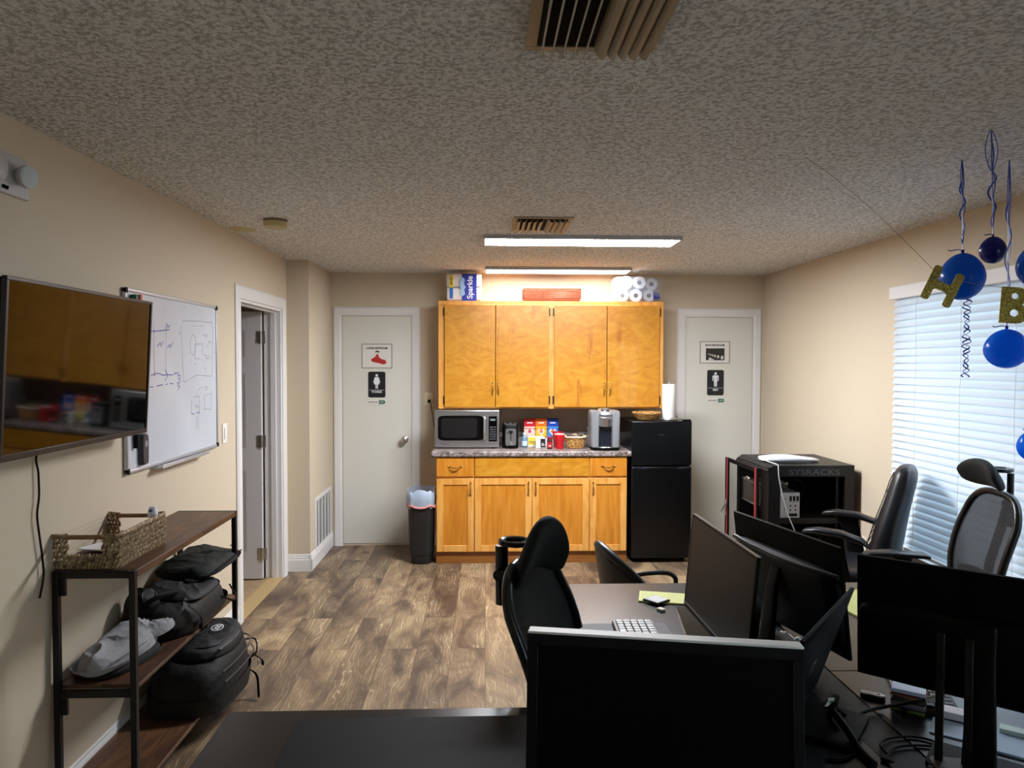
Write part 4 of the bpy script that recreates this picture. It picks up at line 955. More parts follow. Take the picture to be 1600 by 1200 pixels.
MB().loft([((0, .03, .0245), (1, 0, 0), (0, 1, 0), .06, .045, 3), ((0, .03, .028), (1, 0, 0), (0, 1, 0), .058, .043, 3)], 24).build('tray_grate', M_CHROME, t)
xj, _ = PX(921, 690, 6.26)
t = thing('glass_jar', 'clear glass jar partly hidden behind the coffee maker', 'jar', (xj+.03, 6.30, ZC))
MB().lathe([(.045, 0), (.052, .006), (.053, .10), (.044, .135), (.044, .15), (.041, .15), (.041, .135), (.05, .10), (.049, .008), (.001, .006)], n=28).build('jar_glass', mat('jar glass', (220, 224, 226), .05, trans=.85, ior=1.3), t, smooth=True)
MB().lathe([(.045, .150), (.047, .152), (.047, .168), (.02, .172)], n=24).build('jar_lid', M_SILVER, t, smooth=True)
q = MB()
for i in range(26):
    q.ell((random.uniform(-.028, .028), random.uniform(-.028, .028), .015+i*.0042), (.010, .006, .008), (random.random()*3, random.random()*3, 0), 6, 4)
lab(q.build('jar_sweets', mat('wrapped sweets', (190, 180, 170), .4), t), 'pale wrapped sweets')

# ------------------------------------------------------------------ refrigerator
fx0, fx1, fy, fz = 1.194, 1.690, 5.955, 1.168
t = thing('refrigerator', 'black two-door top-freezer refrigerator beside the counter', 'refrigerator', ((fx0+fx1)/2, fy, 0)); a = (fx1-fx0)/2
M_FR = mat('refrigerator black', (5, 6, 8), .28, spec=.35)
MB().bb(-a+.004, a-.004, .055, .56, .035, fz-.004).build('cabinet_body', M_FR, t, bevel=.004)
zs_ = .800
MB().bb(-a, a, 0, .05, zs_+.006, fz).build('freezer_door', M_FR, t, bevel=.008)
MB().bb(-a, a, 0, .05, .04, zs_-.006).build('fridge_door', M_FR, t, bevel=.008)
for s_ in (-1, 1):
    MB().prism([(s_*(a-.016), zs_-.006), (s_*(a-.11), zs_-.006), (s_*(a-.12), zs_-.028), (s_*(a-.016), zs_-.016)][::s_], (0, -.0012, 0), (1, 0, 0), (0, 0, 1), (0, .0011, 0)).build('handle_recess', mat('grey handle lip', (40, 42, 48), .25), t)
MB().bb(-.022, .022, -.0012, 0, fz-.115, fz-.109).build('brand_mark', mat('dull brand print', (70, 74, 84), .4), t)
MB().bb(a-.07, a-.005, .01, .05, fz, fz+.012).build('hinge_cover', M_BLACK, t, bevel=.003)
for s_ in (-1, 1):
    for y in (.08, .5): MB().cyl((s_*(a-.05), y, 0), (s_*(a-.05), y, .037), .018, n=14).build('foot', M_BLACK, t)

t = thing('wicker_bowl', 'shallow wicker bowl on top of the refrigerator', 'basket', (PX(1010, 650, 6.15)[0], 6.15, fz))
round_basket(t, .070, .112, .05, M_WICKER, 28, 5)
xr_ = PX(1045.5, 650, 6.12)[0]
t = thing('paper_towel_holder', 'round steel paper towel holder on top of the refrigerator', 'paper towel holder', (xr_, 6.14, fz))
MB().lathe([(.082, 0), (.084, .004), (.080, .014), (.06, .017), (.002, .017)], n=36).build('base', M_STEEL, t, smooth=True)
MB().cyl((0, 0, .015), (0, 0, .318), .007, n=12).build('rod', M_CHROME, t)
rr = MB(); prof = [(.014, 0), (.052, 0), (.054, .003), (.054, .277), (.052, .28), (.014, .28)]
rr.lathe(prof, n=36)
o = rr.build('paper_towel_roll', mat('paper towel', (228, 228, 230), .85, bump=(90, .3, .002)), smooth=True); o.location = (xr_, 6.14, fz+.0172)
tag(o, 'white paper towel roll standing on the steel holder', 'paper towels')

# ------------------------------------------------------------------ trash can
t = thing('trash_can', 'tall black trash can with a clear bag folded over its rim beside the cabinets', 'trash can', (-.527, 6.10, 0))
MB().loft([((0, 0, z), (1, 0, 0), (0, 1, 0), rx, ry, 3.6) for z, rx, ry in ((0, .086, .13), (.008, .09, .135), (.07, .094, .138), (.075, .099, .143), (.50, .110, .165), (.53, .112, .168))], 36).build('can_body', mat('trash can plastic', (26, 26, 27), .5), t, smooth=True)
M_BAG = m_film(); M_BAG.name = 'clear trash bag'
M_BAG.node_tree.nodes['Mix Shader'].inputs[0].default_value = .55
q = MB(); n = 44; rings = []
for k, (z, s_) in enumerate(((.47, 1.03), (.50, 1.05), (.545, 1.04), (.585, 1.02), (.60, .96), (.57, .90), (.50, .84), (.40, .80))):
    rings.append([q.bm.verts.new(((.112*s_+.004*sin(j*2.1+k))*math.copysign(abs(cos(2*pi*j/n))**.55, cos(2*pi*j/n)), (.168*s_+.004*cos(j*1.7))*math.copysign(abs(sin(2*pi*j/n))**.55, sin(2*pi*j/n)), z+.010*sin(j*1.3+k*.7)+.008*sin(j*.6))) for j in range(n)])
for A, B in zip(rings, rings[1:]):
    for j in range(n): q.bm.faces.new((A[j], A[(j+1) % n], B[(j+1) % n], B[j]))
q.build('bag_liner', M_BAG, t, smooth=True)
q = MB(); q.tube([((.119)*math.copysign(abs(cos(2*pi*j/n))**.55, cos(2*pi*j/n)), .177*math.copysign(abs(sin(2*pi*j/n))**.55, sin(2*pi*j/n)), .478+.010*sin(j*.9)) for j in range(n)], .008, 6, closed=True)
lab(q.build('bag_drawstring', mat('pink drawstring', (220, 140, 130), .5), t, smooth=True), 'pale pink drawstring hem')

# ------------------------------------------------------------------ console shelf on the left
sx0, sx1, sy0, sy1, sz = -1.535, -1.245, 2.64, 3.72, .90
t = thing('console_shelf', 'three-tier rustic brown shelf with a black metal frame against the left wall', 'shelf', ((sx0+sx1)/2, (sy0+sy1)/2, 0)); a, b_ = (sx1-sx0)/2, (sy1-sy0)/2; p = .022
for s_ in (-1, 1):
    f = MB(); y = s_*(b_-p/2)
    f.bb(-a, -a+p, y-p/2, y+p/2, .012, sz).bb(a-p, a, y-p/2, y+p/2, .012, sz)
    f.bb(-a+p, a-p, y-p/2, y+p/2, sz-.026, sz).bb(-a+p, a-p, y-p/2, y+p/2, .445, .470).bb(-a+p, a-p, y-p/2, y+p/2, .06, .085)
    f.build('end_frame', M_BLACKMETAL, t, bevel=.002)
    for x in (-a+p/2, a-p/2):
        MB().cyl((x, y, 0), (x, y, .014), .012, n=12).build('levelling_foot', M_BLACK, t)
    MB().bb(-a+p, -a+p+.02, y-s_*(p/2)-.012, y-s_*p/2, sz-.09, sz-.02).bb(-a+p, -a+p+.02, y-s_*(p/2)-.012, y-s_*p/2, .38, .445).build('bracket', M_BLACKMETAL, t)
for z in (sz, .485, .100):
    dz = .026 if z == sz else .015
    x0_ = -a if z == sz else -a+.002
    MB().bb(-a+.0005, a-.0005, -b_+p+.0005, b_-p-.0005, z-dz, z).build('shelf_board', M_RUSTIC, t, bevel=.0015)

t = thing('seagrass_basket', 'rectangular woven seagrass basket on top of the console shelf', 'basket', (-1.435, 2.865, sz)); a, b_ = .118, .188; h_ = .122
q = MB(); ins = .006
def hole(L): return lambda s_, z_: abs(s_-L/2) < .062 and .048 < z_
weave_wall(q, (-a, -b_, 0), (a, -b_, 0), .0, h_, 7, .012, .0078, .45, hole(2*a), .3)
weave_wall(q, (a, -b_, 0), (a, b_, 0), .0, h_, 7, .012, .0078, .45, None, .3)
weave_wall(q, (a, b_, 0), (-a, b_, 0), .0, h_, 7, .012, .0078, .45, hole(2*a), .3)
weave_wall(q, (-a, b_, 0), (-a, -b_, 0), .0, h_, 7, .012, .0078, .45, None, .3)
q.build('woven_sides', M_SEAGRASS, t, smooth=True)
for s_ in (-1, 1):
    q = MB(); q.tube(bez([(s_*.062, -b_, h_-.002), (s_*a, -b_, h_), (s_*a, 0, h_), (s_*a, b_, h_), (s_*.062, b_, h_-.002)], 6), .007, 8); q.noisy(.002, 90, 5); q.build('rim', M_SEAGRASS, t)
MB().bb(-a, a, -b_, b_, 0.0, .006).build('basket_bottom', M_SEAGRASS, t)
for s_ in (-1, 1): MB().cyl((-.070, s_*b_, .114), (.070, s_*b_, .114), .0085, n=14).build('handle', mat('wooden handle', (132, 96, 56), .5), t, smooth=True)
tag(MB().prism([(-.06, -.13), (.085, -.145), (.09, .02), (-.055, .04)], (0, 0, 0), (1, 0, 0), (0, 1, 0), (0, 0, .004)).build('paper_slip', M_PAPER, loc=(-1.435, 2.86, sz+.040), rot=(-.10, .06, 0)), 'white paper slip lying inside the seagrass basket', 'paper')
tag(MB().bb(-.075, .08, -.12, .12, 0, .030).build('book', mat('maroon cover', (90, 30, 34), .5), loc=(-1.435, 2.87, sz+.008), bevel=.003), 'dark red book under the paper in the seagrass basket', 'book')
t = thing('spray_bottle', 'small white-capped bottle standing in the far corner of the seagrass basket', 'bottle', (-1.345, 3.012, sz+.008))
MB().lathe([(.018, 0), (.019, .004), (.019, .10), (.010, .108)], n=20).build('bottle_body', mat('bottle white', (212, 214, 220), .3), t, smooth=True)
MB().lathe([(.019, .108), (.019, .128), (.013, .150), (.008, .152)], n=18).build('cap', mat('bottle cap', (222, 224, 230), .25), t, smooth=True)
MB().bb(-.006, .006, -.021, -.012, .132, .142).build('nozzle', mat('nozzle purple', (90, 84, 130), .4), t)

# soft goods
def ridge(v, seed):
    n = noise.noise(v+Vector((seed*3.1, seed*1.7, seed*.9)))
    return 1-min(1, abs(n)*3.2)
def pillow(name, m, parent, a, b_, h_, e=3.2, p=5, q_=2.2, fold=(.01, 6), seed=1, taper=0, loc=None, rot=None, stretch=(1, 1), nr=22, nt=72, tuck=.9, wave=.0):
    """soft stuffed shape with a flat underside, superelliptic plan and fabric folds on top"""
    Q = MB(); bm = Q.bm; rings = []
    def pl(th, r):
        ca, sa = cos(th), sin(th)
        x = a*r*math.copysign(abs(ca)**(2/e), ca); y = b_*r*math.copysign(abs(sa)**(2/e), sa)
        k = 1-taper*max(0, y/b_)**2; return x*k, y
    for k in range(1, nr+1):
        r = (k/nr)**.8; ring = []
        for j in range(nt):
            x, y = pl(2*pi*j/nt, r); z = h_*max(0, 1-r**p)**(1/q_)
            f_ = ridge(Vector((x*fold[1]*stretch[0], y*fold[1]*stretch[1], 0)), seed)**3*.7+ridge(Vector((x*fold[1]*2.3*stretch[1], y*fold[1]*2.3*stretch[0], 5)), seed+4)**3*.3
            n1 = noise.noise(Vector((x*5, y*5, seed)))
            z = z+(f_*fold[0]+n1*fold[0]*.9+wave*sin(y*9+seed))*min(1, (1-r)*5+.15)
            g = 1+fold[0]*.8*n1/max(a, .05)*r
            ring.append(bm.verts.new((x*g, y*g, max(z, .004))))
        rings.append(ring)
    for s_, z in ((1.03, h_*.35), (1.0, h_*.12), (tuck, 0)):
        ring = []
        for j in range(nt):
            x, y = pl(2*pi*j/nt, s_); n1 = noise.noise(Vector((x*9, y*9, seed+z*20)))
            ring.append(bm.verts.new((x*(1+n1*fold[0]*2), y*(1+n1*fold[0]), z)))
        rings.append(ring)
    c0 = bm.verts.new((0, 0, h_+fold[0]*.5)); c1_ = bm.verts.new((0, 0, 0))
    for j in range(nt): bm.faces.new((c0, rings[0][j], rings[0][(j+1) % nt])); bm.faces.new((c1_, rings[-1][(j+1) % nt], rings[-1][j]))
    for A, B in zip(rings, rings[1:]):
        for j in range(nt): bm.faces.new((A[j], B[j], B[(j+1) % nt], A[(j+1) % nt]))
    return Q.build(name, m, parent, smooth=True, loc=loc, rot=rot)
def strap(parent, pts, r=.010, flat=.3, m=None, name='strap', n=10):
    return MB().tube(bez([Vector(p) for p in pts], n), r, 8, flat=flat).build(name, m or M_BLACKM, parent, smooth=True)
t = thing('folded_shirt', 'crumpled grey shirt bundle on the near end of the middle shelf', 'clothing', (-1.415, 2.865, .485), radians(-12))
lab(pillow('dark_lining', M_FABRIC, t, .105, .17, .045, fold=(.006, 8), seed=3, e=3), 'dark cloth under the grey shirt')
pillow('shirt_body', M_SHIRT, t, .098, .185, .066, e=2.6, p=4, fold=(.030, 7), seed=11, taper=.45, loc=(.004, -.01, .030), rot=(radians(3), 0, 0), stretch=(1, .55))
pillow('sleeve', M_SHIRT, t, .045, .10, .040, e=2.4, p=3, fold=(.016, 12), seed=5, taper=.3, loc=(.045, .13, .066), rot=(radians(5), radians(8), radians(-20)))
MB().tube(bez([(.085, -.15, .06), (.095, -.03, .075), (.082, .09, .07)], 8), .0035, 6).build('seam', M_SHIRT, t, smooth=True)

t = thing('messenger_bag', 'black soft bag with a silver emblem on the middle shelf', 'bag', (-1.385, 3.36, .485))
pillow('bag_body', M_NYLON, t, .155, .285, .135, e=3.4, p=7, fold=(.022, 6), seed=7)
pillow('bag_flap', M_NYLON2, t, .13, .17, .030, e=3.6, p=6, fold=(.012, 9), seed=2, loc=(.015, .0, .128), rot=(0, radians(5), 0))
pillow('top_handle', M_NYLON, t, .07, .06, .075, e=2.4, p=3, fold=(.020, 10), seed=9, loc=(-.06, -.22, .11))
q = MB().prism(circ(.030, 24, 0, 0, 1, 1), (0, 0, 0), (1, 0, 0), (0, 1, 0), (0, 0, .003)).build('emblem', M_BLK, t, loc=(.045, .02, .166), rot=(.05, .15, 0))
MB().prism([(-.020, -.006), (-.004, .012), (.006, .002), (.020, .016), (.010, -.012), (-.004, -.004), (-.014, -.014)], (0, 0, .0031), (1, 0, 0), (0, 1, 0), (0, 0, .001)).build('emblem_mark', M_SILVER, q)
strap(t, [(-.03, -.24, .10), (-.02, -.29, .15), (.02, -.25, .175), (.05, -.14, .155)], .012)
strap(t, [(.14, .12, .06), (.175, .18, .02), (.170, .24, .02), (.13, .27, .07)], .004, 1)
strap(t, [(.12, -.20, .12), (.160, -.18, .07), (.166, -.17, .012)], .011)
MB().bb(.158, .172, -.19, -.165, .012, .035).build('buckle', M_BLACK, t, bevel=.003)
t = thing('laptop_sleeve', 'flat dark olive bag lying over the far end of the black shelf bag', 'bag', (-1.385, 3.60, .656), rot=(radians(2), 0, radians(-3)))
pillow('sleeve_body', M_OLIVE, t, .145, .215, .046, e=4, p=7, fold=(.014, 7), seed=21, wave=.004)
strap(t, [(.146, -.16, .03), (.150, 0, .035), (.146, .15, .035)], .003, 1, name='zipper')
MB().tube([(.10+.010*cos(u), .15+.010*sin(u), .058) for u in [2*pi*i/12 for i in range(12)]], .0025, 6, closed=True).build('zip_pull', M_CHROME, t)

t = thing('backpack', 'black backpack with a white oval emblem lying on the bottom shelf', 'backpack', (-1.325, 3.475, .100))
pillow('pack_body', M_NYLON, t, .188, .300, .225, e=2.9, p=7, q_=2.4, fold=(.018, 5), seed=13, taper=.30, tuck=.92)
pillow('front_pocket', M_NYLON2, t, .145, .225, .060, e=2.7, p=8, q_=2.4, fold=(.010, 7), seed=17, taper=.35, loc=(.012, .02, .212), rot=(0, radians(4), 0))
pillow('pocket_panel', M_NYLON, t, .118, .185, .016, e=2.7, p=8, fold=(.010, 8), seed=23, taper=.35, loc=(.012, .02, .262), rot=(0, radians(4), 0))
strap(t, [(.168, -.22, .175), (.186, -.08, .18), (.176, .12, .18), (.125, .25, .17), (.02, .285, .165)], .004, 1, mat('grey zip', (60, 60, 64), .4), 'zipper')
strap(t, [(.178, -.22, .13), (.197, -.06, .135), (.188, .14, .13), (.145, .24, .125)], .004, 1, mat('grey zip', (60, 60, 64), .4), 'zipper')
lab(strap(t, [(.130, -.16, .252), (.142, .02, .250), (.118, .14, .252), (.05, .205, .250)], .007, .5, mat('grey piping', (84, 86, 90), .5), 'pocket_piping'), 'grey reflective piping')
em = MB(); e1 = circ(.036, 28, 0, 0, .72, 1.25); e2 = circ(.031, 28, 0, 0, .70, 1.25)
A = [em.bm.verts.new((x, y, 0)) for x, y in e1]; B = [em.bm.verts.new((x, y, 0)) for x, y in e2]
for j in range(28): em.bm.faces.new((A[j], A[(j+1) % 28], B[(j+1) % 28], B[j]))
for i in range(5): em.box((0, -.024+.012*i, 0), (.024, .0042, .001)); em.box((.006*(-1)**i, -.018+.012*i, 0), (.0042, .010, .001))
lab(em.build('emblem', mat('white emblem', (214, 216, 220), .5), t, loc=(.055, .03, .285), rot=(0, .10, 0), solid=.0012), 'white oval emblem')
strap(t, [(.17, .18, .10), (.205, .22, .05), (.195, .26, .01)]); strap(t, [(.17, .10, .06), (.20, .15, .0), (.225, .10, -.085)], .011)
strap(t, [(.10, .26, .14), (.14, .32, .12), (.16, .28, .07), (.15, .22, .07)], .010, .4, name='top_handle')
for z, y in ((.06, .17), (.10, .21)):
    MB().tube([(.205+.002*cos(u), y+.010*cos(u), z+.014*sin(u)) for u in [2*pi*i/12 for i in range(12)]], .0028, 6, closed=True).build('strap_ring', M_CHROME, t)
MB().box((.178, .235, .13), (.004, .022, .022), (0, .1, .4)).build('square_patch', M_PAPER, t)

# ------------------------------------------------------------------ server rack
rx0, rx1, ry0, ry1, rz1 = 1.893, 2.478, 4.84, 5.455, .958
t = thing('server_rack', 'open black wall-mount style equipment rack standing by the right restroom door', 'server rack', ((rx0+rx1)/2, (ry0+ry1)/2, 0)); a, b_ = (rx1-rx0)/2, (ry1-ry0)/2
M_RACK = mat('rack black', (10, 10, 12), .42, .2)
M_REDS = mat('red stripe', (140, 44, 46), .5)
z0 = .09
q = MB()
q.bb(-a, -a+.075, -b_, -b_+.03, z0, rz1-.075).bb(a-.065, a, -b_, -b_+.03, z0, rz1-.075).bb(-a, a, -b_, -b_+.03, rz1-.075, rz1-.012).bb(-a+.075, a-.065, -b_, -b_+.03, z0, z0+.06)
q.bb(-a, -a+.02, b_-.05, b_, z0, rz1-.02).bb(-a, -a+.02, -b_+.03, -b_+.14, z0, rz1-.02).bb(-a, -a+.02, -b_+.14, b_-.05, z0, z0+.06).bb(-a, -a+.02, -b_+.14, b_-.05, rz1-.085, rz1-.02)
q.build('rack_frame', M_RACK, t, bevel=.002)
q = MB(); tp = [(-a-.008, rz1-.045), (-a-.008, rz1-.035), (-a+.035, rz1), (a, rz1), (a, rz1-.012), (-a+.03, rz1-.012)]
q.prism(tp, (0, -b_, 0), (1, 0, 0), (0, 0, 1), (0, 2*b_, 0)); q.build('rack_top', M_RACK, t)
q = MB()
for x, y in ((-a+.1, b_-.04), (a-.03, b_-.03), (a-.03, -b_+.03), (-a+.06, -b_+.05)): q.cyl((x, y, rz1), (x, y, rz1+.002), .006, n=10)
q.build('top_bolts', M_CHROME, t)
MB().bb(a, a+.016, -b_+.02, b_, z0, rz1-.05).build('side_panel', M_RACK, t, bevel=.002)
MB().bb(-a+.02, a, b_-.006, b_, z0, rz1-.02).bb(-a+.02, a-.001, -b_+.03, b_-.006, z0, z0+.01).build('back_panel', M_RACK, t)
text('brand_text', 'SYSRACKS', .052, mat('dull rack lettering', (66, 66, 72), .3), t, (.02, -b_-.0006, rz1-.046), FR, sx=1.45, bold=.0006)
for x in (-a+.095, a-.085):
    for y in (-b_+.06, b_-.10):
        q = MB(); q.bb(x-.012, x+.012, y, y+.003, z0+.02, rz1-.09); q.bb(x-.012 if x < 0 else x+.009, x-.009 if x < 0 else x+.012, y, y+.03, z0+.02, rz1-.09)
        q.build('rack_rail', M_BLACKMETAL, t)
hl = MB(); xh = a-.085
for i in range(26): hl.bb(xh-.004, xh+.004, -b_+.0592, -b_+.0599, z0+.04+i*.029, z0+.052+i*.029)
hl.build('rail_holes', mat('rail hole edge', (64, 62, 64), .5), t)
MB().bb(-a+.08, a-.075, -b_+.05, b_-.09, .585, .592).bb(-a+.08, a-.075, -b_+.05, -b_+.053, .555, .585).build('rack_shelf', M_BLACKMETAL, t, bevel=.001)
MB().bb(-a+.08, a-.075, -b_+.05, b_-.09, .395, .402).bb(-a+.08, a-.075, -b_+.05, -b_+.053, .375, .395).build('rack_shelf', M_BLACKMETAL, t, bevel=.001)
for x in (-a+.05, a-.05):
    for y in (-b_+.06, b_-.06):
        cs = MB().cyl((x, y, .05), (x, y, z0), .012, n=10).cyl((x-.014, y, .027), (x+.014, y, .027), .027, n=20); cs.build('caster', M_BLACK, t, smooth=False)
# left side glass door with two red stripes, hinged slightly open at the far edge
dr = MB(); dr.bb(-.004, .004, -.215, .215, 0, .80)
ang = radians(1.5)
d = MB().bb(-.010, .006, -.30, -.262, 0, .82).bb(-.010, .006, .262, .318, 0, .82).bb(-.010, .006, -.262, .262, .79, .82).bb(-.010, .006, -.262, .262, 0, .03).build('rack_door', M_RACK, t, loc=(-a-.036, .10, z0+.015), rot=(0, 0, ang), bevel=.002)
MB().bb(-.002, .0, -.262, .262, .03, .79).build('door_glass', mat('smoked glass', (215, 215, 218), .03, trans=1, ior=1.05), d)
MB().bb(-.0125, -.0105, .262, .282, .0, .82).build('red_stripe', M_REDS, d); MB().bb(-.0125, -.0105, -.288, -.262, .0, .82).build('red_stripe', M_REDS, d)
MB().cyl((-.018, .28, .38), (-.018, .28, .50), .010, n=12).box((-.035, .26, .45), (.010, .006, .09), (0, .5, .0)).build('lock_handle', M_CHROME, d, smooth=False)
MB().tube([(-.005, -.12+.03*cos(u), .72+.012*sin(u)) for u in [pi*i/10 for i in range(11)]], .006, 8).build('door_pull', mat('pinkish metal', (196, 160, 150), .3, .6), d, smooth=True)

def gear(label, x0, x1, y0, y1, z0_, z1_, detail, m):
    t = thing('rack_device', label, 'device', ((x0+x1)/2, y0, z0_)); a = (x1-x0)/2; h_ = z1_-z0_
    MB().bb(-a, a, .004, y1-y0, 0, h_).build('case', m, t, bevel=.002)
    f = MB().bb(-a, a, 0, .0045, 0, h_).build('front_panel', mat('light grey panel', (190, 194, 198), .4), t, bevel=.001)
    if detail:
        q = MB()
        for i in range(3):
            x = a*.12+i*.024
            q.bb(x, x+.016, -.0015, .0005, h_*.66, h_*.86)
        for r_ in (.45, .28):
            for i in range(2): q.bb(a*.15+i*.034, a*.15+i*.034+.010, -.0015, .0005, h_*r_, h_*(r_+.06))
        for zz in (.35, .55, .75): q.cyl((-a*.3, -.001, h_*zz), (-a*.3, .001, h_*zz), .004, n=10)
        q.bb(a*.06, a*.8, -.0015, .0005, h_*.06, h_*.17)
        for i in range(7): q.bb(-a+.003, -a+.010, -.0015, .0005, h_*(.06+.13*i), h_*(.13+.13*i))
        q.build('ports', M_DARK, f)
        q = MB()
        for r_ in (.42, .62): q.bb(a*.05, a*.95, -.0012, .0003, h_*r_, h_*(r_+.012))
        q.build('panel_seams', mat('seam grey', (110, 112, 116), .5), f)
gear('light grey computer chassis with ports on the upper shelf inside the rack', 1.975, 2.135, 4.905, 5.12, .593, .765, True, mat('chassis steel', (120, 122, 126), .4, .5))
t = thing('rack_device', 'small light grey device with a display on the lower shelf inside the rack', 'device', (2.06, 4.905, .403))
MB().bb(-.07, .07, 0, .22, 0, .055).build('case', mat('light grey panel', (190, 194, 198), .4), t, bevel=.002)
MB().bb(.005, .055, -.001, .001, .012, .044).build('display', mat('blue-grey display', (90, 120, 150), .3), t)
t = thing('rack_device', 'grey flat chassis seen through the left side opening of the rack', 'device', (1.955, 5.17, .64))
MB().bb(-.03, .20, -.02, .26, .0, .14).build('case', mat('taupe chassis', (112, 106, 98), .45), t, bevel=.002)
MB().bb(-.032, .20, -.022, .262, .14, .152).bb(-.032, .20, -.022, .262, -.012, .0).build('case_cover', mat('pale metal', (190, 188, 182), .35, .4), t)
q = MB(); q.tube(bez([(2.10, 5.2, .75), (2.12, 5.0, .84), (2.2, 5.0, .80), (2.22, 5.1, .64)], 10), .004, 6); q.tube(bez([(2.16, 5.2, .66), (2.25, 5.0, .70), (2.32, 5.0, .66), (2.3, 5.2, .6)], 10), .004, 6); q.tube(bez([(2.05, 5.1, .80), (2.0, 4.98, .86), (2.1, 4.98, .88), (2.2, 5.1, .82)], 10), .004, 6)
tag(q.build('rack_cables', M_BLACK, smooth=True), 'loose black cables bunched inside the rack beside the grey chassis', 'cable')

t = thing('wireless_router', 'flat white access point lying on top of the server rack', 'router', (2.115, 5.06, rz1))
MB().loft([((x_, .0, zc), (0, 1, .0), (0, 0, 1), ry_, rz_, 3) for x_, zc, ry_, rz_ in ((-.19, .018, .05, .010), (-.18, .019, .085, .014), (-.08, .023, .105, .020), (.02, .023, .105, .020), (.10, .019, .092, .014), (.19, .013, .07, .009), (.20, .012, .05, .005))], 28).build('router_shell', mat('white glossy plastic', (220, 224, 236), .25), t, smooth=True)
MB().bb(-.14, .14, -.07, .07, 0, .008).build('router_foot', M_SILVER, t)
rc = [onplane(x, y, 1, 4.805) for x, y in ((1216, 729), (1217, 745), (1223, 775), (1232, 805), (1240, 825), (1246, 838))]
rc = [Vector((1.930, 5.0, rz1+.018)), Vector((1.912, 4.90, rz1+.020)), Vector((rc[0].x, 4.825, rz1+.01))]+rc
tag(MB().tube(bez(rc, 8), .0032, 8).build('network_cable', mat('white cable', (206, 206, 206), .4), smooth=True), 'white cable hanging from the access point down the front of the rack', 'cable')
tag(MB().box((2.02, 4.62, .30), (.30, .22, .24), (0, 0, .2)).build('orange_box', mat('orange carton', (220, 84, 34), .5), bevel=.004), 'orange box on the floor in front of the rack, mostly hidden by the armrest', 'box').location = (0.30, .0, -.18)

# ------------------------------------------------------------------ desks
DZ = .74
def desk(label, x0, x1, y0, y1, legs=True):
    t = thing('desk', label, 'desk', ((x0+x1)/2, (y0+y1)/2, 0)); a, b_ = (x1-x0)/2, (y1-y0)/2
    MB().bb(-a, a, -b_, b_, DZ-.026, DZ).build('desk_top', M_DESK, t, bevel=.0015)
    for sx in (-1, 1):
        for sy in (-1, 1):
            x, y = sx*(a-.035), sy*(b_-.04)
            MB().bb(x-.02, x+.02, y-.02, y+.02, 0, DZ-.0265).build('leg', M_BLACKMETAL, t, bevel=.002)
    m = MB(); m.bb(-a+.056, a-.056, -b_+.03, -b_+.05, DZ-.066, DZ-.0265).bb(-a+.056, a-.056, b_-.05, b_-.03, DZ-.066, DZ-.0265)
    m.build('apron', M_BLACKMETAL, t)
desk('black-brown desk nearest the camera with a dark desk mat and a silver-topped monitor', -.660, .905, 1.15, 1.903)
desk('dark desk behind the nearest desk, with the yellow pad and white-keyed keyboard', .315, .905, 1.906, 2.972)
desk('dark desk on the right under the large dark monitor back', 1.012, 1.62, 1.15, 2.10)
desk('dark desk farther back on the right by the window chairs', 1.012, 1.62, 2.103, 2.96)
t = tag(MB().bb(.908, 1.009, 1.15, 2.96, DZ-.03, DZ-.002).bb(.93, .99, 1.2, 1.24, 0, DZ-.03).bb(.93, .99, 2.86, 2.90, 0, DZ-.03).build('cable_bridge', M_DESKE), 'narrow dark filler strip between the two rows of desks', 'desk strip')
tag(MB().prism(rrect(1.02, .56, .03), (0, 0, 0), (1, 0, 0), (0, 1, 0), (0, 0, .003)).build('desk_mat', mat('charcoal desk mat', (30, 31, 35), .65, spec=.2), loc=(.037, 1.572, DZ)), 'charcoal rectangular desk mat on the nearest desk', 'desk mat')
tag(MB().prism(rrect(.30, .52, .012), (0, 0, 0), (1, 0, 0), (0, 1, 0), (0, 0, .003)).build('desk_mat', mat('dark grey desk mat', (40, 40, 44), .6), loc=(.470, 2.245, DZ)), 'dark grey desk mat under the white-keyed keyboard', 'desk mat')

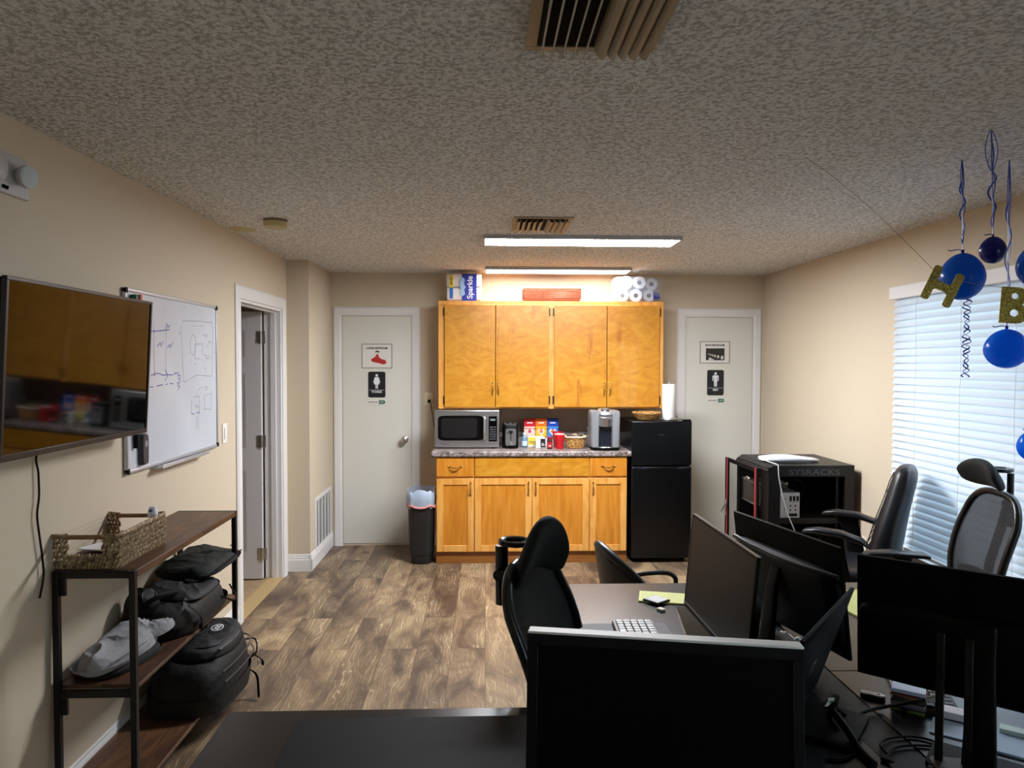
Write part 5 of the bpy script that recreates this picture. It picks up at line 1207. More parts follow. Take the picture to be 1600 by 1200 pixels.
# ------------------------------------------------------------------ monitors
def monitor(label, pa, pb, ztop, h_, tilt, face, thick=.03, base=(.24, .18), neck_top=0, style='thin', neck_dx=0, basez=DZ, screen=M_SCREENM, slim=False):
    """pa,pb : plan ends of the top edge, face : plan direction the screen looks at, tilt : lean back"""
    pa = Vector(pa); pb = Vector(pb); w_ = (pb-pa).length; mid_ = (pa+pb)/2
    f = Vector(face).normalized(); ux = Vector((-f.y, f.x))       # local +X so that local -Y = face
    rz_ = atan2(f.y, f.x)+pi/2
    back = h_*sin(tilt)
    t = thing('monitor', label, 'monitor', (mid_.x+f.x*back*.5, mid_.y+f.y*back*.5, basez), rz_)
    zc = ztop-basez-h_/2*cos(tilt)
    kw = dict(loc=(0, 0, zc), rot=(-tilt, 0, 0))
    a, b_ = w_/2, h_/2
    if style == 'old':
        MB().bb(-a, a, 0.002, thick, -b_, b_-.002).build('housing', M_BLACKM, t, bevel=.004, **kw)
        fr = MB(); fr.bb(-a, a, -.008, .002, -b_, -b_+.03).bb(-a, a, -.008, .002, b_-.024, b_-.002).bb(-a, -a+.022, -.008, .002, -b_+.03, b_-.024).bb(a-.022, a, -.008, .002, -b_+.03, b_-.024)
        fr.build('bezel', mat('dark bezel', (12, 13, 17), .5, spec=.2), t, bevel=.0015, **kw)
        MB().bb(-a, a, -.009, thick-.004, b_-.0018, b_+.003).build('top_trim', mat('silver trim', (222, 224, 224), .45), t, bevel=.002, **kw)
        MB().bb(-a+.022, a-.022, -.003, .002, -b_+.03, b_-.024).build('screen', screen, t, **kw)
        MB().bb(-a*.35, a*.35, thick, thick+.035, -b_*.5, b_*.5).build('rear_bulge', M_BLACKM, t, bevel=.012, **kw)
    else:
        MB().bb(-a, a, 0, .008, -b_, b_).build('housing', M_BLACKM, t, bevel=.0015, **kw)
        fr = MB(); e = .008; eb = .02
        fr.bb(-a, a, -.002, .0, -b_, -b_+eb).bb(-a, a, -.002, 0, b_-e, b_).bb(-a, -a+e, -.002, 0, -b_+eb, b_-e).bb(a-e, a, -.002, 0, -b_+eb, b_-e)
        fr.build('bezel', M_BLACK, t, **kw)
        MB().bb(-a+e, a-e, -.0015, -.0002, -b_+eb, b_-e).build('screen', screen, t, **kw)
        if style == 'silver':
            g_ = MB().bb(-a-.001, a+.001, -.0025, .008, b_, b_+.002).bb(-a-.002, -a, -.0025, .008, -b_, b_).bb(-a, a, -.004, -.0022, -b_+.014, -b_+.017)
            g_.build('edge_trim', mat('silver edge', (150, 146, 142), .35, .6), t, **kw)
        # rear shell, thicker low down
        sz_, so_ = (b_*.66, -b_*.32) if style != 'chin' else (b_-.040, -.036)
        if slim: pass
        else: MB().loft([((0, .008+y, so_), (1, 0, 0), (0, 0, 1), a*k, sz_*k2, 8) for y, k, k2 in ((0, .985, 1), (.014, .97, .97), (.026, .90, .90), (.03, .8, .8))], 40).build('rear_shell', M_BLACK if style != 'chin' else mat('glossy rear', (5, 5, 6), .4, spec=.15), t, smooth=True, **kw)
    # stand
    nt_ = MB().loft([((neck_dx, .055+.02, .012), (1, 0, 0), (0, 1, 0), .034, .010, 4), ((neck_dx, .055, (zc+neck_top)*.9), (1, 0, 0), (0, 1, 0), .026, .009, 4), ((neck_dx, .040+abs(neck_top)*.2, zc+neck_top+.04), (1, 0, 0), (0, 1, 0), .026, .008, 4)], 20)
    nt_.build('stand_neck', M_BLACK, t, smooth=True)
    MB().prism(rrect(base[0], base[1], .02), (neck_dx, .055, 0), (1, 0, 0), (0, 1, 0), (0, 0, .012)).build('stand_base', M_BLACK, t, bevel=.002)
    return t, kw, a, b_
PI2 = radians
m1, kw1, a, b_ = monitor('large monitor with a silver top edge facing the camera on the nearest desk', (.088, 1.498), (.619, 1.396), 1.090, .325, radians(5), (-.19, -.98), .035, style='old')
m2, kw2, a, b_ = monitor('slim silver-edged monitor with a brownish dark screen facing the high-backed left chair', (.673, 1.812), (.685, 2.349), 1.155, .300, radians(5), (-1, -.02), style='silver', screen=mat('brownish reflective screen', (10, 8, 6), .36, spec=.2))
m3, kw3, a, b_ = monitor('dark monitor seen from behind with a curved glossy ridge, in front of the server rack', (1.007, 2.032), (.883, 2.558), 1.122, .330, radians(7), (.973, .229), style='chin')
MB().tube([( -.265, .016, .080), (-.14, .030, .078), (0, .034, .076), (.14, .030, .078), (.265, .016, .080)], .008, 8).build('rear_ridge', mat('glossy ridge', (22, 22, 24), .5, spec=.3), m3, smooth=True, **kw3)
m4, kw4, a, b_ = monitor('smaller dark monitor seen from behind at an angle, with a slim slanted-bar emblem', (.698, 1.585), (1.005, 1.967), 1.030, .303, radians(18), (-.78, .626), slim=True, base=(.2, .14), neck_top=-.11)
em = MB()
for dx in (-.018, -.006, .006, .018): em.prism([(dx-.002, -.022), (dx+.002, -.022), (dx+.010, .022), (dx+.006, .022)], (-.02, .0085, -.01), (1, 0, 0), (0, 0, 1), (0, .0008, 0))
em.build('emblem', mat('grey chrome emblem', (120, 122, 126), .25, .8), m4, **kw4)
m5, kw5, a, b_ = monitor('large dark monitor seen from behind with a round hp logo at the right edge', (.923, 1.780), (1.330, 1.426), 1.172, .302, radians(4), (.656, .755), base=(.20, .13))
rg = MB().cyl((0, .0385, 0), (0, .0392, 0), .032, n=36).build('logo_disc', mat('dark glossy logo', (6, 6, 9), .12), m5, **kw5)
lg = text('logo_letters', 'hp', .058, M_BLACKM, rg, (0, .0396, 0), (pi/2, 0, pi), .0003)
# twin posts and clamp behind the large dark monitor
for dx in (.02, .075):
    MB().bb(dx-.008, dx+.008, .085, .097, .0, .30).build('mount_post', M_BLACKMETAL, m5, bevel=.001)
MB().bb(.005, .09, .06, .13, 0, .01).build('post_foot', M_BLACKMETAL, m5)

# ------------------------------------------------------------------ small things on the desks
def keyboard(label, loc, rz_, L=.43, W_=.135, keycol=(214, 214, 216), base=(22, 22, 24)):
    t = thing('keyboard', label, 'keyboard', loc, rz_)
    MB().bb(-L/2, L/2, -W_/2, W_/2, 0, .014).build('keyboard_base', mat('keyboard base'+str(base), base, .45), t, bevel=.003)
    q = MB(); nr = 5; nc = 19; px = (L-.02)/nc; py = (W_-.018)/nr
    for r_ in range(nr):
        for c_ in range(nc):
            if c_ in (14,) : continue
            x = -L/2+.01+px*(c_+.5); y = -W_/2+.009+py*(r_+.5)
            if r_ == 0 and 4 <= c_ <= 8:
                if c_ == 6: q.bb(x-px*2.4, x+px*2.4, y-py*.42, y+py*.42, .0142, .021)
                continue
            q.bb(x-px*.41, x+px*.41, y-py*.42, y+py*.42, .0142, .021)
    q.build('keycaps', mat('keycaps'+str(keycol), keycol, .4), t, bevel=.0015)
    return t
keyboard('black keyboard with large white keycaps on the dark grey mat', (.498, 2.275, DZ+.003), radians(-92), .44, .14)
keyboard('dark keyboard glimpsed under the angled monitors on the right', (1.22, 2.03, DZ), radians(70), .44, .14, (40, 40, 44), (26, 26, 28))

def pad(label, loc, rz_, w_, l_, m, lines=True, h=.006):
    t = thing('legal_pad', label, 'notepad', loc, rz_)
    MB().bb(-w_/2, w_/2, -l_/2, l_/2, 0, h).build('pages', m, t)
    if lines:
        q = MB(); n = int(l_/.0075)
        for i in range(2, n): q.bb(-w_/2+.002, w_/2-.002, -l_/2+i*.0075-.0005, -l_/2+i*.0075+.0005, h, h+.0002)
        q.build('ruled_lines', M_LINE, t)
    MB().bb(-w_/2, w_/2, l_/2-.016, l_/2+.0005, -.0+.0001, h+.0006).build('binding', mat('pad binding', (206, 202, 120), .6), t)
pad('yellow ruled legal pad on the dark desk in front of the silver-edged monitor', (.690, 2.772, DZ), radians(-104), .125, .20, M_YELLOWP)
pad('yellow pad on the far right desk glimpsed between the two monitor backs', (1.40, 2.69, DZ), radians(10), .20, .28, M_YELLOWP)
t = thing('note_block', 'small black-edged block with a white sheet lying on the yellow pad', 'notepad', (.645, 2.730, DZ+.0065), radians(38))
MB().bb(-.036, .036, -.036, .036, 0, .006).build('block_base', M_BLACK, t, bevel=.001); MB().bb(-.031, .031, -.031, .031, .006, .0075).build('white_sheet', M_PAPER, t)
tag(MB().prism(rrect(.10, .30, .01), (0, 0, 0), (1, 0, 0), (0, 1, 0), (0, 0, .008)).build('baseplate', M_GLOSS, loc=(.730, 2.50, DZ), rot=(0, 0, radians(-8)), bevel=.001), 'glossy black tablet lying under the silver-edged monitor', 'baseplate')  # glossy plate taken for the monitor's own base, modelled apart
tag(MB().bb(-.010, .010, -.014, .014, 0, .010).build('usb_dongle', mat('cream plastic', (216, 210, 190), .4), loc=(.640, 2.635, DZ), rot=(0, 0, .5), bevel=.002), 'tiny cream usb dongle beside the yellow pad', 'dongle')
t = thing('glue_bottle', 'small white pointed glue bottle behind the silver-edged monitor', 'bottle', (.965, 2.66, DZ-.002))
MB().lathe([(.013, 0), (.014, .003), (.014, .045), (.008, .052)], n=18).build('bottle_body', mat('lilac label', (196, 196, 220), .4), t, smooth=True)
MB().lathe([(.008, .052), (.007, .06), (.001, .088)], n=14).build('nozzle', M_WHITE, t, smooth=True)
tag(MB().bb(-.03, .03, -.022, .022, 0, .03).build('olive_box', mat('olive yellow', (150, 146, 30), .5), loc=(1.062, 2.72, DZ), rot=(0, 0, .5), bevel=.002), 'small olive-yellow box behind the white dome gadget', 'box')
t = thing('dome_gadget', 'white dome-topped black desk gadget between the monitors', 'gadget', (1.000, 2.52, DZ-.002))
MB().lathe([(.034, 0), (.036, .004), (.034, .03), (.030, .04)], n=28).build('gadget_base', M_BLACK, t, smooth=True)
MB().lathe([(.034, .036), (.037, .05), (.031, .068), (.018, .080), (.001, .084)], n=28).build('dome', mat('white dome', (226, 224, 222), .35), t, smooth=True)
MB().bb(.0, .024, -.037, -.033, .020, .026).build('grey_label', M_SILVER, t)
for x, y, r_ in ((.985, 2.385, .5), (1.015, 2.33, -.4)):
    e = tag(MB().ell((0, 0, .008), (.009, .008, .008), None, 14, 10).cyl((.004, 0, .008), (.024, .006, .005), .003, n=8).build('earbud', mat('white earbud', (230, 230, 228), .3), smooth=True), ('left' if r_ > 0 else 'right')+' of two small white earbuds lying behind the nearest monitor', 'earbud', 'white earbuds on the desk strip'); e.location = (x, y, DZ-.001); e.rotation_euler = (0, 0, r_)

t = thing('usb_adapter', 'white and black usb adapter on the right desk below the large dark monitor', 'adapter', (1.048, 1.925, DZ), radians(-35))
MB().bb(-.032, .028, -.011, .011, 0, .009).build('adapter_body', M_BLACK, t, bevel=.002); MB().prism([(-.032, -.010), (.016, -.010), (.028, -.004), (.028, .004), (.016, .010), (-.032, .010)], (0, 0, .009), (1, 0, 0), (0, 1, 0), (0, 0, .004)).build('white_cover', mat('white adapter', (210, 210, 216), .3), t)
MB().cyl((.012, 0, .0131), (.012, 0, .0134), .005, n=14).build('adapter_logo', M_BLK, t)
# pile of cards
cols_ = [(120, 160, 60), (30, 30, 34), (120, 110, 130), (150, 140, 150), (60, 56, 60), (70, 66, 62), (160, 110, 80), (120, 30, 34), (206, 216, 240)]
zz = DZ
for i, c_ in enumerate(cols_):
    hgt = .006 if i < 8 else .010
    w_ = (.078, .052)
    o = MB().bb(-w_[0]/2, w_[0]/2, -w_[1]/2, w_[1]/2, 0, hgt-.0004).build('card', mat('card '+str(c_), c_, .5), loc=(1.108+.002*sin(i*3), 1.862+.002*cos(i*2), zz), rot=(0, 0, radians(-38+5*sin(i*1.7))))
    nm = ['lime green card at the bottom of the pile of cards', 'black card second from the bottom of the card pile', 'mauve card third from the bottom of the card pile', 'pale mauve card just above the mauve one in the pile', 'charcoal card in the middle of the card pile', 'brownish grey card above the charcoal one in the pile', 'tan card third from the top of the card pile', 'dark red card just under the top of the pile', 'pale blue-white card on top of the pile on the right desk'][i]
    tag(o, nm, 'card', 'pile of cards on the right desk'); zz += hgt
tag(MB().bb(-.040, .040, -.022, .022, 0, .018).build('white_carton', mat('white carton', (222, 218, 226), .5), loc=(1.200, 1.800, DZ+.004), rot=(0, 0, radians(-36)), bevel=.001), 'small white carton on top of the pale sheets under the large dark monitor', 'box')
tag(MB().bb(-.065, .065, -.045, .045, 0, .0035).build('blue_sheet', mat('pale blue sheet', (170, 190, 210), .5), loc=(1.165, 1.735, DZ), rot=(0, 0, radians(-37))), 'pale blue sheet left of the monitor post on the right desk', 'paper')
tag(MB().bb(-.075, .075, -.060, .060, 0, .006).build('blue_box', mat('pale blue box', (164, 186, 210), .45), loc=(1.262, 1.655, DZ), rot=(0, 0, radians(-38)), bevel=.001), 'flat pale blue box on the right desk at the picture edge', 'box')
tag(MB().bb(-.05, .05, -.016, .016, 0, .010).build('green_white_box', mat('green-white box', (190, 210, 204), .4), loc=(1.300, 1.705, DZ+.0062), rot=(0, 0, radians(-38)), bevel=.001), 'slim greenish-white box lying on the flat pale blue box', 'box')
t = thing('wallet', 'brown leather wallet with a small stud on the desk strip at the bottom edge', 'wallet', (1.045, 1.575, DZ), radians(-12))
MB().loft([((0, 0, z), (1, 0, 0), (0, 1, 0), .052*k, .026*k, 5) for z, k in ((0, .96), (.004, 1), (.012, 1), (.015, .94))], 28).build('wallet_body', mat('brown leather', (92, 82, 66), .45), t, smooth=True)
MB().ell((-.02, .004, .0155), (.0025, .0025, .0015)).build('stud', M_BRASS, t)
def cable(label, pts, r=.0032, m=M_BLACK, name='cable'):
    return tag(MB().tube(bez([Vector(p) for p in pts], 10), r, 8).build(name, m, smooth=True), label, 'cable')
def dk(x, y, z=DZ+.004): return tuple(onplane(x, y, 2, z))
cable('black cable crossing the card pile towards the nearest monitor', [dk(1330, 1128), dk(1352, 1112, .75), dk(1385, 1104, .755), dk(1420, 1098, .82), dk(1445, 1094, .83)], .0045)
tag(MB().cyl((0, 0, 0), (.045, -.004, .014), .0055, n=12).build('cable_plug', mat('grey plug', (150, 146, 138), .35), smooth=False), 'grey cylindrical cable plug sticking out past the card pile', 'plug').location = Vector(dk(1446, 1093, .83))+Vector((-.002, -.001, 0))
cable('black cable looping from the tagged plug round to the front of the desk', [dk(1308, 1108, .78), dk(1325, 1122), dk(1343, 1150), dk(1340, 1172), dk(1318, 1186), dk(1290, 1185)], .0035)
cable('thin black cable arching over the seam to the black connector', [dk(1386, 1178), dk(1376, 1165), dk(1385, 1155), dk(1420, 1151), dk(1455, 1157), dk(1475, 1170)], .003)
cable('second thin cable running beside the arching one on the right desk', [dk(1384, 1186), dk(1400, 1168), dk(1440, 1165), dk(1480, 1172), dk(1520, 1190)], .003)
tag(MB().bb(-.010, .010, -.006, .006, 0, .008).bb(.010, .018, -.004, .004, .001, .006).build('usb_connector', M_BLACK, loc=dk(1384, 1189, DZ+.001), rot=(0, 0, -.8), bevel=.001), 'black usb connector at the end of the arching cable', 'connector')
p_ = Vector(dk(1300, 1112, .79))
t = thing('tagged_cable', 'thick black cable with a white label tag behind the nearest monitor', 'cable', p_)
MB().tube(bez([(-.004, .01, .012), (.004, -.01, -.004), (.012, -.05, -.02), (.018, -.10, -.042), (.02, -.16, -.044)], 8), .009, 8).build('cable_sleeve', M_BLACK, t, smooth=True)
MB().box((-.008, -.002, .025), (.018, .004, .026), (.5, 0, .2)).build('label_tag', mat('white tag', (220, 220, 216), .5), t)
q = MB()
for i in range(4): q.box((-.012+.0028*i, -.0062, .0275), (.0012, .0005, .008), (.5, 0, .2))
q.build('tag_print', M_BLK, t)

# ------------------------------------------------------------------ chairs
def five_star(t, m=M_BLACK, r=.30):
    MB().cyl((0, 0, .10), (0, 0, .40), .028, .022, 16).build('gas_lift', M_BLACKMETAL, t, smooth=False)
    for k in range(5):
        a = 2*pi*k/5+.3; c_, s_ = cos(a), sin(a)
        MB().loft([((c_*.02, s_*.02, .105), (-s_, c_, 0), (0, 0, 1), .032, .022, 4), ((c_*r*.6, s_*r*.6, .095), (-s_, c_, 0), (0, 0, 1), .024, .016, 4), ((c_*r, s_*r, .078), (-s_, c_, 0), (0, 0, 1), .017, .012, 4)], 12).build('base_spoke', m, t, smooth=True)
        MB().cyl((c_*r-s_*.022, s_*r+c_*.022, .028), (c_*r-s_*.006, s_*r+c_*.006, .028), .028, n=18).cyl((c_*r+s_*.022, s_*r-c_*.022, .028), (c_*r+s_*.006, s_*r-c_*.006, .028), .028, n=18).cyl((c_*r, s_*r, .03), (c_*r, s_*r, .078), .007, n=8).build('caster', M_BLACK, t)
def mesh_chair(label, loc, rz_, see=True, top=1.02, recline=.12, hr=(1.06, .17), hr_yaw=0, hr_tilt=.25, arms=True, hroll=0, hrw=1.0, droop=.0):
    """local +Y is the way the sitter looks"""
    t = thing('office_chair', label, 'chair', loc, rz_)
    five_star(t)
    MB().loft([((0, .02, z), (1, 0, 0), (0, 1, 0), .245*k, .235*k, 4) for z, k in ((.43, .88), (.445, .98), (.475, 1.0), (.50, .96), (.508, .85))], 36).build('seat', M_FABRIC, t, smooth=True)
    MB().bb(-.10, .10, -.12, .12, .39, .429).build('seat_mechanism', M_BLACK, t, bevel=.006)
    zb, zt_ = .56, top; hz = zt_-zb
    def surf(x, z):     # back surface : y depends on height (recline, lumbar) and width (wrap)
        f_ = (z-zb)/hz
        return -.235-recline*f_+.035*sin(pi*min(1, f_*1.3))*.6+.35*x*x
    def hw(f_):         # half width at height
        return .180+.052*sin(pi*min(1, max(0, f_*.55+.12)))
    n = 56; out = []
    for i in range(n):
        a = 2*pi*i/n; ca, sa = cos(a), sin(a); e = 3.4
        f_ = .5+.5*math.copysign(abs(sa)**(2/e), sa); x = hw(f_)*math.copysign(abs(ca)**(2/e), ca)
        z = zb+hz*f_; out.append(Vector((x, surf(x, z), z)))
    MB().tube(out, .0165, 10, closed=True).build('back_frame', mat('glossy chair frame', (16, 16, 17), .3), t, smooth=True)
    ms = MB(); 
    def pt(u, v):
        f_ = v; W_ = hw(f_)*(1-abs(2*v-1)**9)**.5 if 0 < v < 1 else hw(f_)*.55
        x = (2*u-1)*W_; z = zb+hz*f_; return Vector((x, surf(x, z), z))
    ms.grid(pt, 14, 18); ms.build('back_mesh', M_MESH if see else mat('solid black mesh', (13, 13, 14), .8), t, smooth=True, solid=.002)
    MB().loft([((0, surf(0, z)-.045, z), (1, 0, 0), (0, 1, 0), .026, .012, 4) for z in (.44, .6, .75, .9, zt_-.03)], 16).build('back_spine', M_BLACK, t, smooth=True)
    MB().loft([((x, surf(x, .66)-.016+.02*0, .68), (0, 1, 0), (0, 0, 1), .010, .045*(1-(x/.17)**2*.6), 3) for x in (-.165, -.1, 0, .1, .165)], 14).build('lumbar_support', M_BLACK, t, smooth=True)
    # headrest
    hz0, hh_ = hr; yh = surf(0, top)+.055
    M_ = Matrix.Rotation(hroll, 4, 'Y')
    secs = []
    for i in range(9):
        u = i/8*2-1; x = .145*u; wv = .040*u*u; k = (1-abs(u)**3.2)**.5 if abs(u) < 1 else .15
        secs.append(((x*hrw, wv*1.25, -droop*u*u), (0, cos(0), 0), (0, 0, 1), .026*max(k, .4), hh_/2*max(k, .42), 3.0))
    MB().loft(secs, 20).build('headrest', M_FABRIC, t, smooth=True, sub=1, loc=(0, yh, hz0+hh_/2), rot=(-hr_tilt, hroll, hr_yaw))
    q = MB(); yb = surf(0, top)-(.060 if not see else .030)
    q.tube([(0, yb-.01, top-.15), (0, yb-.012, top-.02), (0, yb-.012, hz0+.07)], .021 if not see else .014, 10)
    q.tube([(0+.040*cos(u), yb+.034+.046*sin(u), hz0+.085) for u in [2*pi*i/18 for i in range(18)]], .010, 8, closed=True)
    q.tube([(0, yb+.06, hz0+.08), (0, yh-.02, hz0+.08)], .012, 8); q.cyl((-.034, yb-.01, top-.05), (.034, yb-.01, top-.05), .018, n=14)
    q.build('headrest_bracket', mat('glossy bracket', (20, 20, 22), .25), t, smooth=True)
    if arms:
        for s_ in (-1, 1):
            MB().loft([((s_*.27, -.15, .700), (1, 0, 0), (0, 0, 1), .028, .008, 3), ((s_*.272, -.13, .704), (1, 0, 0), (0, 0, 1), .038, .013, 3), ((s_*.275, .02, .712), (1, 0, 0), (0, 0, 1), .044, .014, 3), ((s_*.272, .13, .705), (1, 0, 0), (0, 0, 1), .040, .013, 3), ((s_*.268, .155, .700), (1, 0, 0), (0, 0, 1), .022, .007, 3)], 20).build('armrest', M_LEATHER, t, smooth=True)
            MB().loft([((s_*.272, -.03, .695), (1, 0, 0), (0, 1, 0), .014, .045, 4), ((s_*.275, -.02, .56), (1, 0, 0), (0, 1, 0), .013, .035, 4), ((s_*.262, .0, .44), (1, 0, 0), (0, 1, 0), .013, .03, 4), ((s_*.20, .0, .415), (0, 0, 1), (0, 1, 0), .012, .03, 4), ((s_*.09, .0, .412), (0, 0, 1), (0, 1, 0), .012, .03, 4)], 14).build('arm_support', M_BLACK, t, smooth=True)
    return t
def rzf(fx, fy): return atan2(fy, fx)-pi/2
# near chair at the left desk
f1 = Vector((.91, -.41)); bk = Vector((.178, 2.30)); c1 = bk+f1*.30
mesh_chair('black high-back chair with headrest at the left side of the dark desks', (c1.x, c1.y, 0), rzf(*f1), see=False, top=1.015, recline=.13, hr=(.985, .185), hr_tilt=.38, hr_yaw=-.20, hroll=0, hrw=.98, droop=.075, arms=False)
f2 = Vector((-.985, .17)); bk = Vector((2.265, 3.20)); c2 = bk+f2*.30
mesh_chair('black mesh-back chair with headrest by the window blinds', (c2.x, c2.y, 0), rzf(*f2), see=True, top=1.065, recline=.10, hr=(1.085, .14), hr_tilt=.55, hrw=1.2)

# leather chair by the rack
f3 = Vector((-.82, .57)).normalized(); bk = Vector((2.30, 4.02)); c3 = bk+f3*.26
t = thing('leather_chair', 'navy-black padded leather chair with armrests between the rack and the window', 'chair', (c3.x, c3.y, 0), rzf(*f3)); five_star(t)
MB().loft([((0, .03, z), (1, 0, 0), (0, 1, 0), .255*k, .25*k, 3.6) for z, k in ((.38, .85), (.40, .97), (.45, 1.02), (.495, .97), (.51, .85))], 36).build('seat', M_LEATHER, t, smooth=True, sub=1)
MB().bb(-.11, .11, -.12, .12, .34, .379).build('seat_mechanism', M_BLACK, t, bevel=.006)
secs = []
for z, rx, ry, yy in ((.47, .20, .05, -.20), (.52, .235, .075, -.205), (.64, .245, .085, -.215), (.78, .225, .075, -.245), (.90, .185, .068, -.275), (1.0, .160, .066, -.30), (1.05, .140, .056, -.305), (1.075, .10, .036, -.305), (1.08, .05, .015, -.305)):
    secs.append(((0, yy, z), (1, 0, 0), (0, 1, -.1), rx, ry, 2.8))
MB().loft(secs, 32).build('backrest', M_LEATHER, t, smooth=True, sub=1)
q = MB()
for x in (-.115, .115): q.tube([(x*(1 if z < .8 else .85 if z < .95 else .72), y+.002, z) for z, y in ((.55, -.128), (.64, -.130), (.78, -.168), (.90, -.208), (1.0, -.236), (1.045, -.255))], .003, 6)
for z, y, w_ in ((.62, -.131, .11), (.655, -.134, .11), (.69, -.142, .11), (.725, -.152, .10), (.76, -.162, .10), (.93, -.216, .09)): q.tube([(-w_, y+.001, z), (0, y+.004, z-.006), (w_, y+.001, z)], .0028, 6)
q.build('stitched_seams', mat('seam thread black', (8, 8, 9), .5), t, smooth=True)
for s_ in (-1, 1):
    MB().loft([((s_*.29, -.16, .66), (1, 0, 0), (0, .3, 1), .026, .012, 3), ((s_*.295, -.13, .685), (1, 0, 0), (0, .2, 1), .036, .018, 3), ((s_*.30, -.02, .715), (1, 0, 0), (0, 0, 1), .042, .019, 3), ((s_*.30, .10, .722), (1, 0, 0), (0, -.1, 1), .040, .017, 3), ((s_*.295, .165, .712), (1, 0, 0), (0, -.2, 1), .030, .012, 3), ((s_*.295, .18, .705), (1, 0, 0), (0, -.2, 1), .015, .006, 3)], 20).build('armrest', M_LEATHER, t, smooth=True)
    MB().loft([((s_*.295, .04, .705), (1, 0, 0), (0, 1, 0), .016, .07, 4), ((s_*.295, .0, .60), (1, 0, 0), (0, 1, 0), .016, .045, 4), ((s_*.29, -.02, .48), (1, 0, 0), (0, 1, 0), .016, .05, 4), ((s_*.27, -.02, .37), (1, 0, 0), (0, 1, 0), .014, .05, 4), ((s_*.11, -.02, .360), (0, 0, 1), (0, 1, 0), .012, .04, 4)], 16).build('arm_support', M_BLACK, t, smooth=True)
    MB().cyl((s_*.276, .0, .56), (s_*.270, .0, .56), .012, n=14).build('arm_bolt', M_BLACKMETAL, t)

# low curved-back chair beyond the dark desk
f4 = Vector((.985, .17)).normalized(); c4 = Vector((.545, 3.36))+f4*.24
t = thing('tub_chair', 'low black leather chair with loop arms behind the dark desk, in front of the cabinets', 'chair', (c4.x, c4.y, 0), rzf(*f4)); five_star(t, M_CHROME, .27)
MB().loft([((0, .03, z), (1, 0, 0), (0, 1, 0), .235*k, .225*k, 3.2) for z, k in ((.40, .86), (.42, .98), (.46, 1.0), (.485, .95), (.492, .82))], 32).build('seat', M_LEATHER2, t, smooth=True, sub=1)
def shell(u, v):
    a = (u-.5)*2*radians(72); R_ = .205+.015*v
    ztop_ = .80-.16*(abs(u-.5)*2)**1.8
    return Vector((R_*sin(a), -.0-R_*cos(a)-.035*v, .46+(ztop_-.46)*v))
MB().grid(shell, 24, 10).build('backrest', M_LEATHER2, t, smooth=True, solid=.035)
MB().tube([shell(i/24, 1)+Vector((0, 0, .002)) for i in range(25)], .019, 10).build('backrest_rim', M_LEATHER2, t, smooth=True)
for s_ in (-1, 1):
    MB().tube(bez([(s_*.225, -.06, .53), (s_*.245, .0, .572), (s_*.255, .10, .580), (s_*.255, .20, .572), (s_*.25, .235, .53), (s_*.245, .20, .44), (s_*.20, .14, .405)], 8), .012, 10).build('arm_loop', M_BLACKMETAL, t, smooth=True)

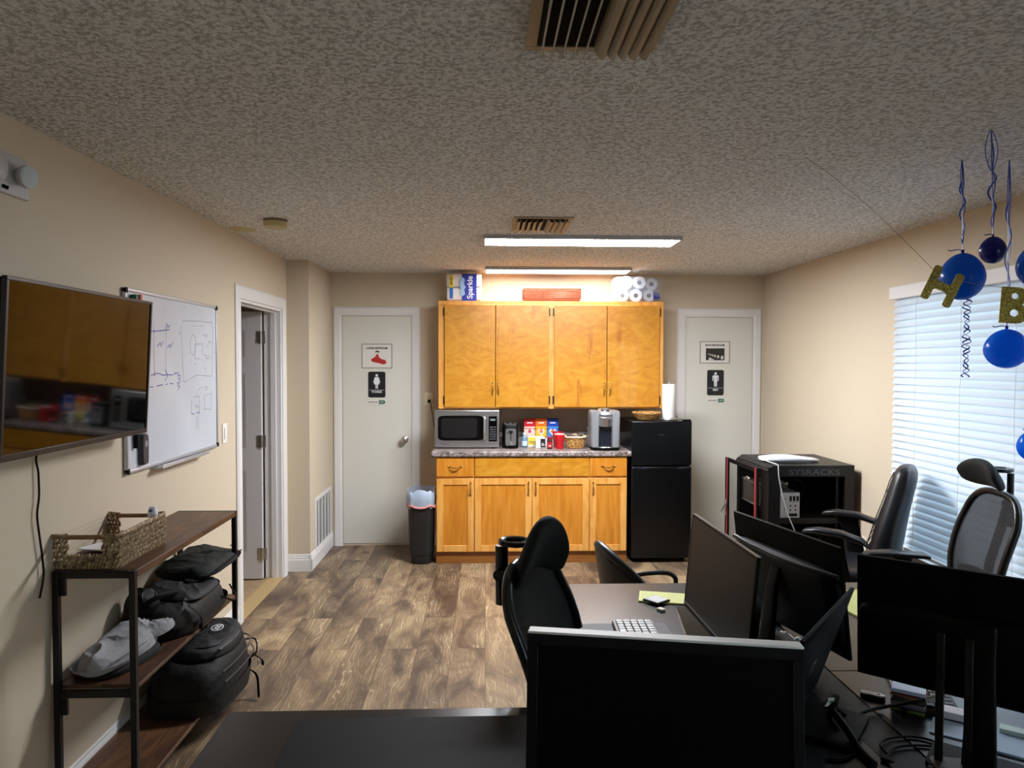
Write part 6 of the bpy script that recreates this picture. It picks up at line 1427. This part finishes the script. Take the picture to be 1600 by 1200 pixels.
# ------------------------------------------------------------------ balloons and birthday letters
def balloon(label, c_, r, m, hook, strings=(0,), knot_up=True, curl_to=None, twist=.010, stretch=1.15, loop=.006):
    c_ = Vector(c_); hook = Vector(hook)
    t = thing('balloon', label, 'balloon', c_)
    prof = []
    for i in range(17):
        a = pi*i/16; z = -cos(a)*stretch; rr = sin(a)*(1-.10*(z/stretch if z > 0 else 0))
        prof.append((max(r*rr, .0008), r*z))
    prof = prof[:-1]+[(r*.07, r*(stretch-.005)), (r*.045, r*(stretch+.03))]
    MB().lathe(prof, n=36).build('latex_skin', m, t, smooth=True)
    kn = MB().lathe([(r*.05, r*(stretch+.02)), (r*.09, r*(stretch+.06)), (r*.05, r*(stretch+.10)), (r*.10, r*(stretch+.16))], n=12); kn.build('knot', M_BALD, t, smooth=True)
    q = MB(); top_ = hook-c_; k0 = Vector((0, 0, r*(stretch+.12))); L = (top_-k0).length
    def line(off, ph, tw, n=60, lo=0., hi=1.):
        pts = []
        for i in range(n+1):
            f_ = lo+(hi-lo)*i/n; p = k0.lerp(top_, f_); w_ = tw*sin(pi*min(1, f_*1.0))
            pts.append(p+Vector((off*sin(pi*f_)+w_*cos(ph+f_*22), w_*sin(ph+f_*22), 0)))
        return pts
    q.tube(line(0, 0, .0008), .0032, 5, flat=.3); q.tube(line(.007, 1, .003), .0030, 5, flat=.3)
    q.tube(line(0, 0, twist, 90, .0, .75), .0030, 5, flat=.3)
    for sg in (-1, 1):
        lp = []
        for i in range(21):
            f_ = .60+.40*i/20; p = k0.lerp(top_, f_); lp.append(p+Vector((sg*loop*sin(pi*min(1, (f_-.60)/.40))**.8, 0, 0)))
        q.tube(lp, .0028, 5, flat=.3)
    q.build('hanging_ribbon', M_RIB, t, smooth=True)
    if curl_to:
        q = MB(); zl = curl_to-c_.z
        for ph, rad in ((0, .012), (2.4, .009)):
            q.tube([(.022+rad*cos(ph+i*.36)*(1+.5*sin(i*.09)), -r*.96+rad*sin(ph+i*.62) if False else rad*sin(ph+i*.36), -r*stretch*.7+(zl+r*stretch*.7)*i/150) for i in range(151)], .0030, 5, flat=.35)
        q.build('curled_ribbon_tail', M_RIB, t, smooth=True)
    q = MB(); q.tube(bez([(0, 0, r*(stretch+.12)), (-r*.25, .0, r*(stretch+.16)), (-r*.6, .0, r*(stretch+.10)), (-r*.72, 0, r*(stretch+.16))], 8), .002, 5); q.build('ribbon_end', M_RIB, t)
    tag(MB().cyl((0, 0, -.004), (0, 0, 0), .006, n=10).tube([(.004*cos(u), 0, -.009+.005*sin(u)) for u in [2*pi*i/10 for i in range(10)]], .001, 4, closed=True).build('ceiling_hook', mat('clear-white hook', (200, 200, 196), .3), loc=hook), 'tiny white ceiling hook above the '+label.split(',')[0].replace(' with a long curled tail', '').replace(' cut off by the right picture edge', ' at the right edge').replace(' low at the right picture edge in front of the blinds', ' low at the right').replace(' hanging below the gold letter B', ' under the letter B'), 'hook')
    return t
balloon('mid-blue balloon with a long curled tail, behind the gold letter H', (1.873, 2.84, 1.985), .0815, M_BAL, (1.863, 2.84, H), curl_to=1.590, stretch=1.13)
balloon('small navy balloon, hung highest among the balloons', (1.732, 2.467, 2.031), .0415, M_BALD, (1.718, 2.467, H), twist=.013, stretch=1.12, loop=.022)
balloon('bright blue balloon hanging below the gold letter B', (2.050, 2.830, 1.702), .0790, M_BALB, (2.046, 2.83, H), twist=.010, stretch=.98)
v_ = onplane(1622, 415, 1, 2.7); balloon('blue balloon cut off by the right picture edge, level with the letters', (v_.x, 2.7, v_.z), .072, M_BAL, (v_.x+.02, 2.7, H))
v_ = onplane(1612, 697, 1, 3.0); balloon('pale bright blue balloon low at the right picture edge in front of the blinds', (v_.x, 3.0, v_.z), .055, M_BALB, (v_.x+.01, 3.0, H))
tag(MB().tube([(1.226, 2.812, H-.004), (1.30, 2.78, 2.372), (1.45, 2.74, 2.228), (1.56, 2.72, 2.112), (1.672, 2.70, 1.992)], .0009, 5).tube([(1.755, 2.685, 1.952), (1.82, 2.665, 1.935), (1.885, 2.648, 1.925), (1.90, 2.648, 1.922)], .0009, 5).tube([(1.975, 2.63, 1.918), (2.1, 2.6, 1.93)], .0009, 5).build('banner_string', mat('tan string', (150, 130, 96), .7)), 'thin tan string running from the ceiling to the gold letters', 'string')
def rounded(poly, r, n=4):
    out = []; k = len(poly)
    for i in range(k):
        p0, p1, p2 = Vector(poly[i-1]), Vector(poly[i]), Vector(poly[(i+1) % k])
        a = p1+(p0-p1).normalized()*min(r, (p0-p1).length*.45); b2 = p1+(p2-p1).normalized()*min(r, (p2-p1).length*.45)
        for j in range(n+1):
            u = j/n; out.append(tuple(a*(1-u)**2+p1*2*u*(1-u)+b2*u*u))
    return out
s_ = .5
Hp = rounded([(-.056, -.066), (-.026, -.066), (-.026, -.016), (.026, -.016), (.026, -.066), (.056, -.066), (.056, .066), (.026, .066), (.026, .014), (-.026, .014), (-.026, .066), (-.056, .066)], .012)
tag(MB().prism(Hp, (0, 0, 0), (1, 0, 0), (0, 0, 1), (0, .003, 0)).build('letter_h', M_GOLD, loc=(1.700, 2.69, 1.930), rot=(0, radians(24), radians(-12))), 'gold glitter letter H tilted on the string in front of a balloon', 'letter')
Bo = [(-.045, -.066)]+circ(.036, 10, .014, -.030, 1, 1, -pi/2, pi/2-.35)+circ(.034, 10, .010, .033, 1, 1, -pi/2+.35, pi/2)+[(-.045, .067)]
def b_letter():
    bm = bmesh.new(); hole1 = circ(.013, 14, .004, -.028, 1.1, 1.0)[::-1]; hole2 = circ(.011, 14, .002, .034, 1.1, 1.0)[::-1]
    edges = []
    for loop in (Bo, hole1, hole2):
        V = [bm.verts.new((x, 0, z)) for x, z in loop]
        for j in range(len(V)): edges.append(bm.edges.new((V[j], V[(j+1) % len(V)])))
    bmesh.ops.triangle_fill(bm, use_beauty=True, edges=edges)
    r_ = bmesh.ops.extrude_face_region(bm, geom=bm.faces[:]); bmesh.ops.translate(bm, vec=(0, .003, 0), verts=[g for g in r_['geom'] if isinstance(g, bmesh.types.BMVert)])
    m = MB(); m.bm.free(); m.bm = bm; return m
tag(b_letter().build('letter_b', M_GOLD, loc=(1.937, 2.64, 1.857), rot=(0, radians(4), radians(-12))), 'gold glitter letter B on the string above the bright blue balloon', 'letter')
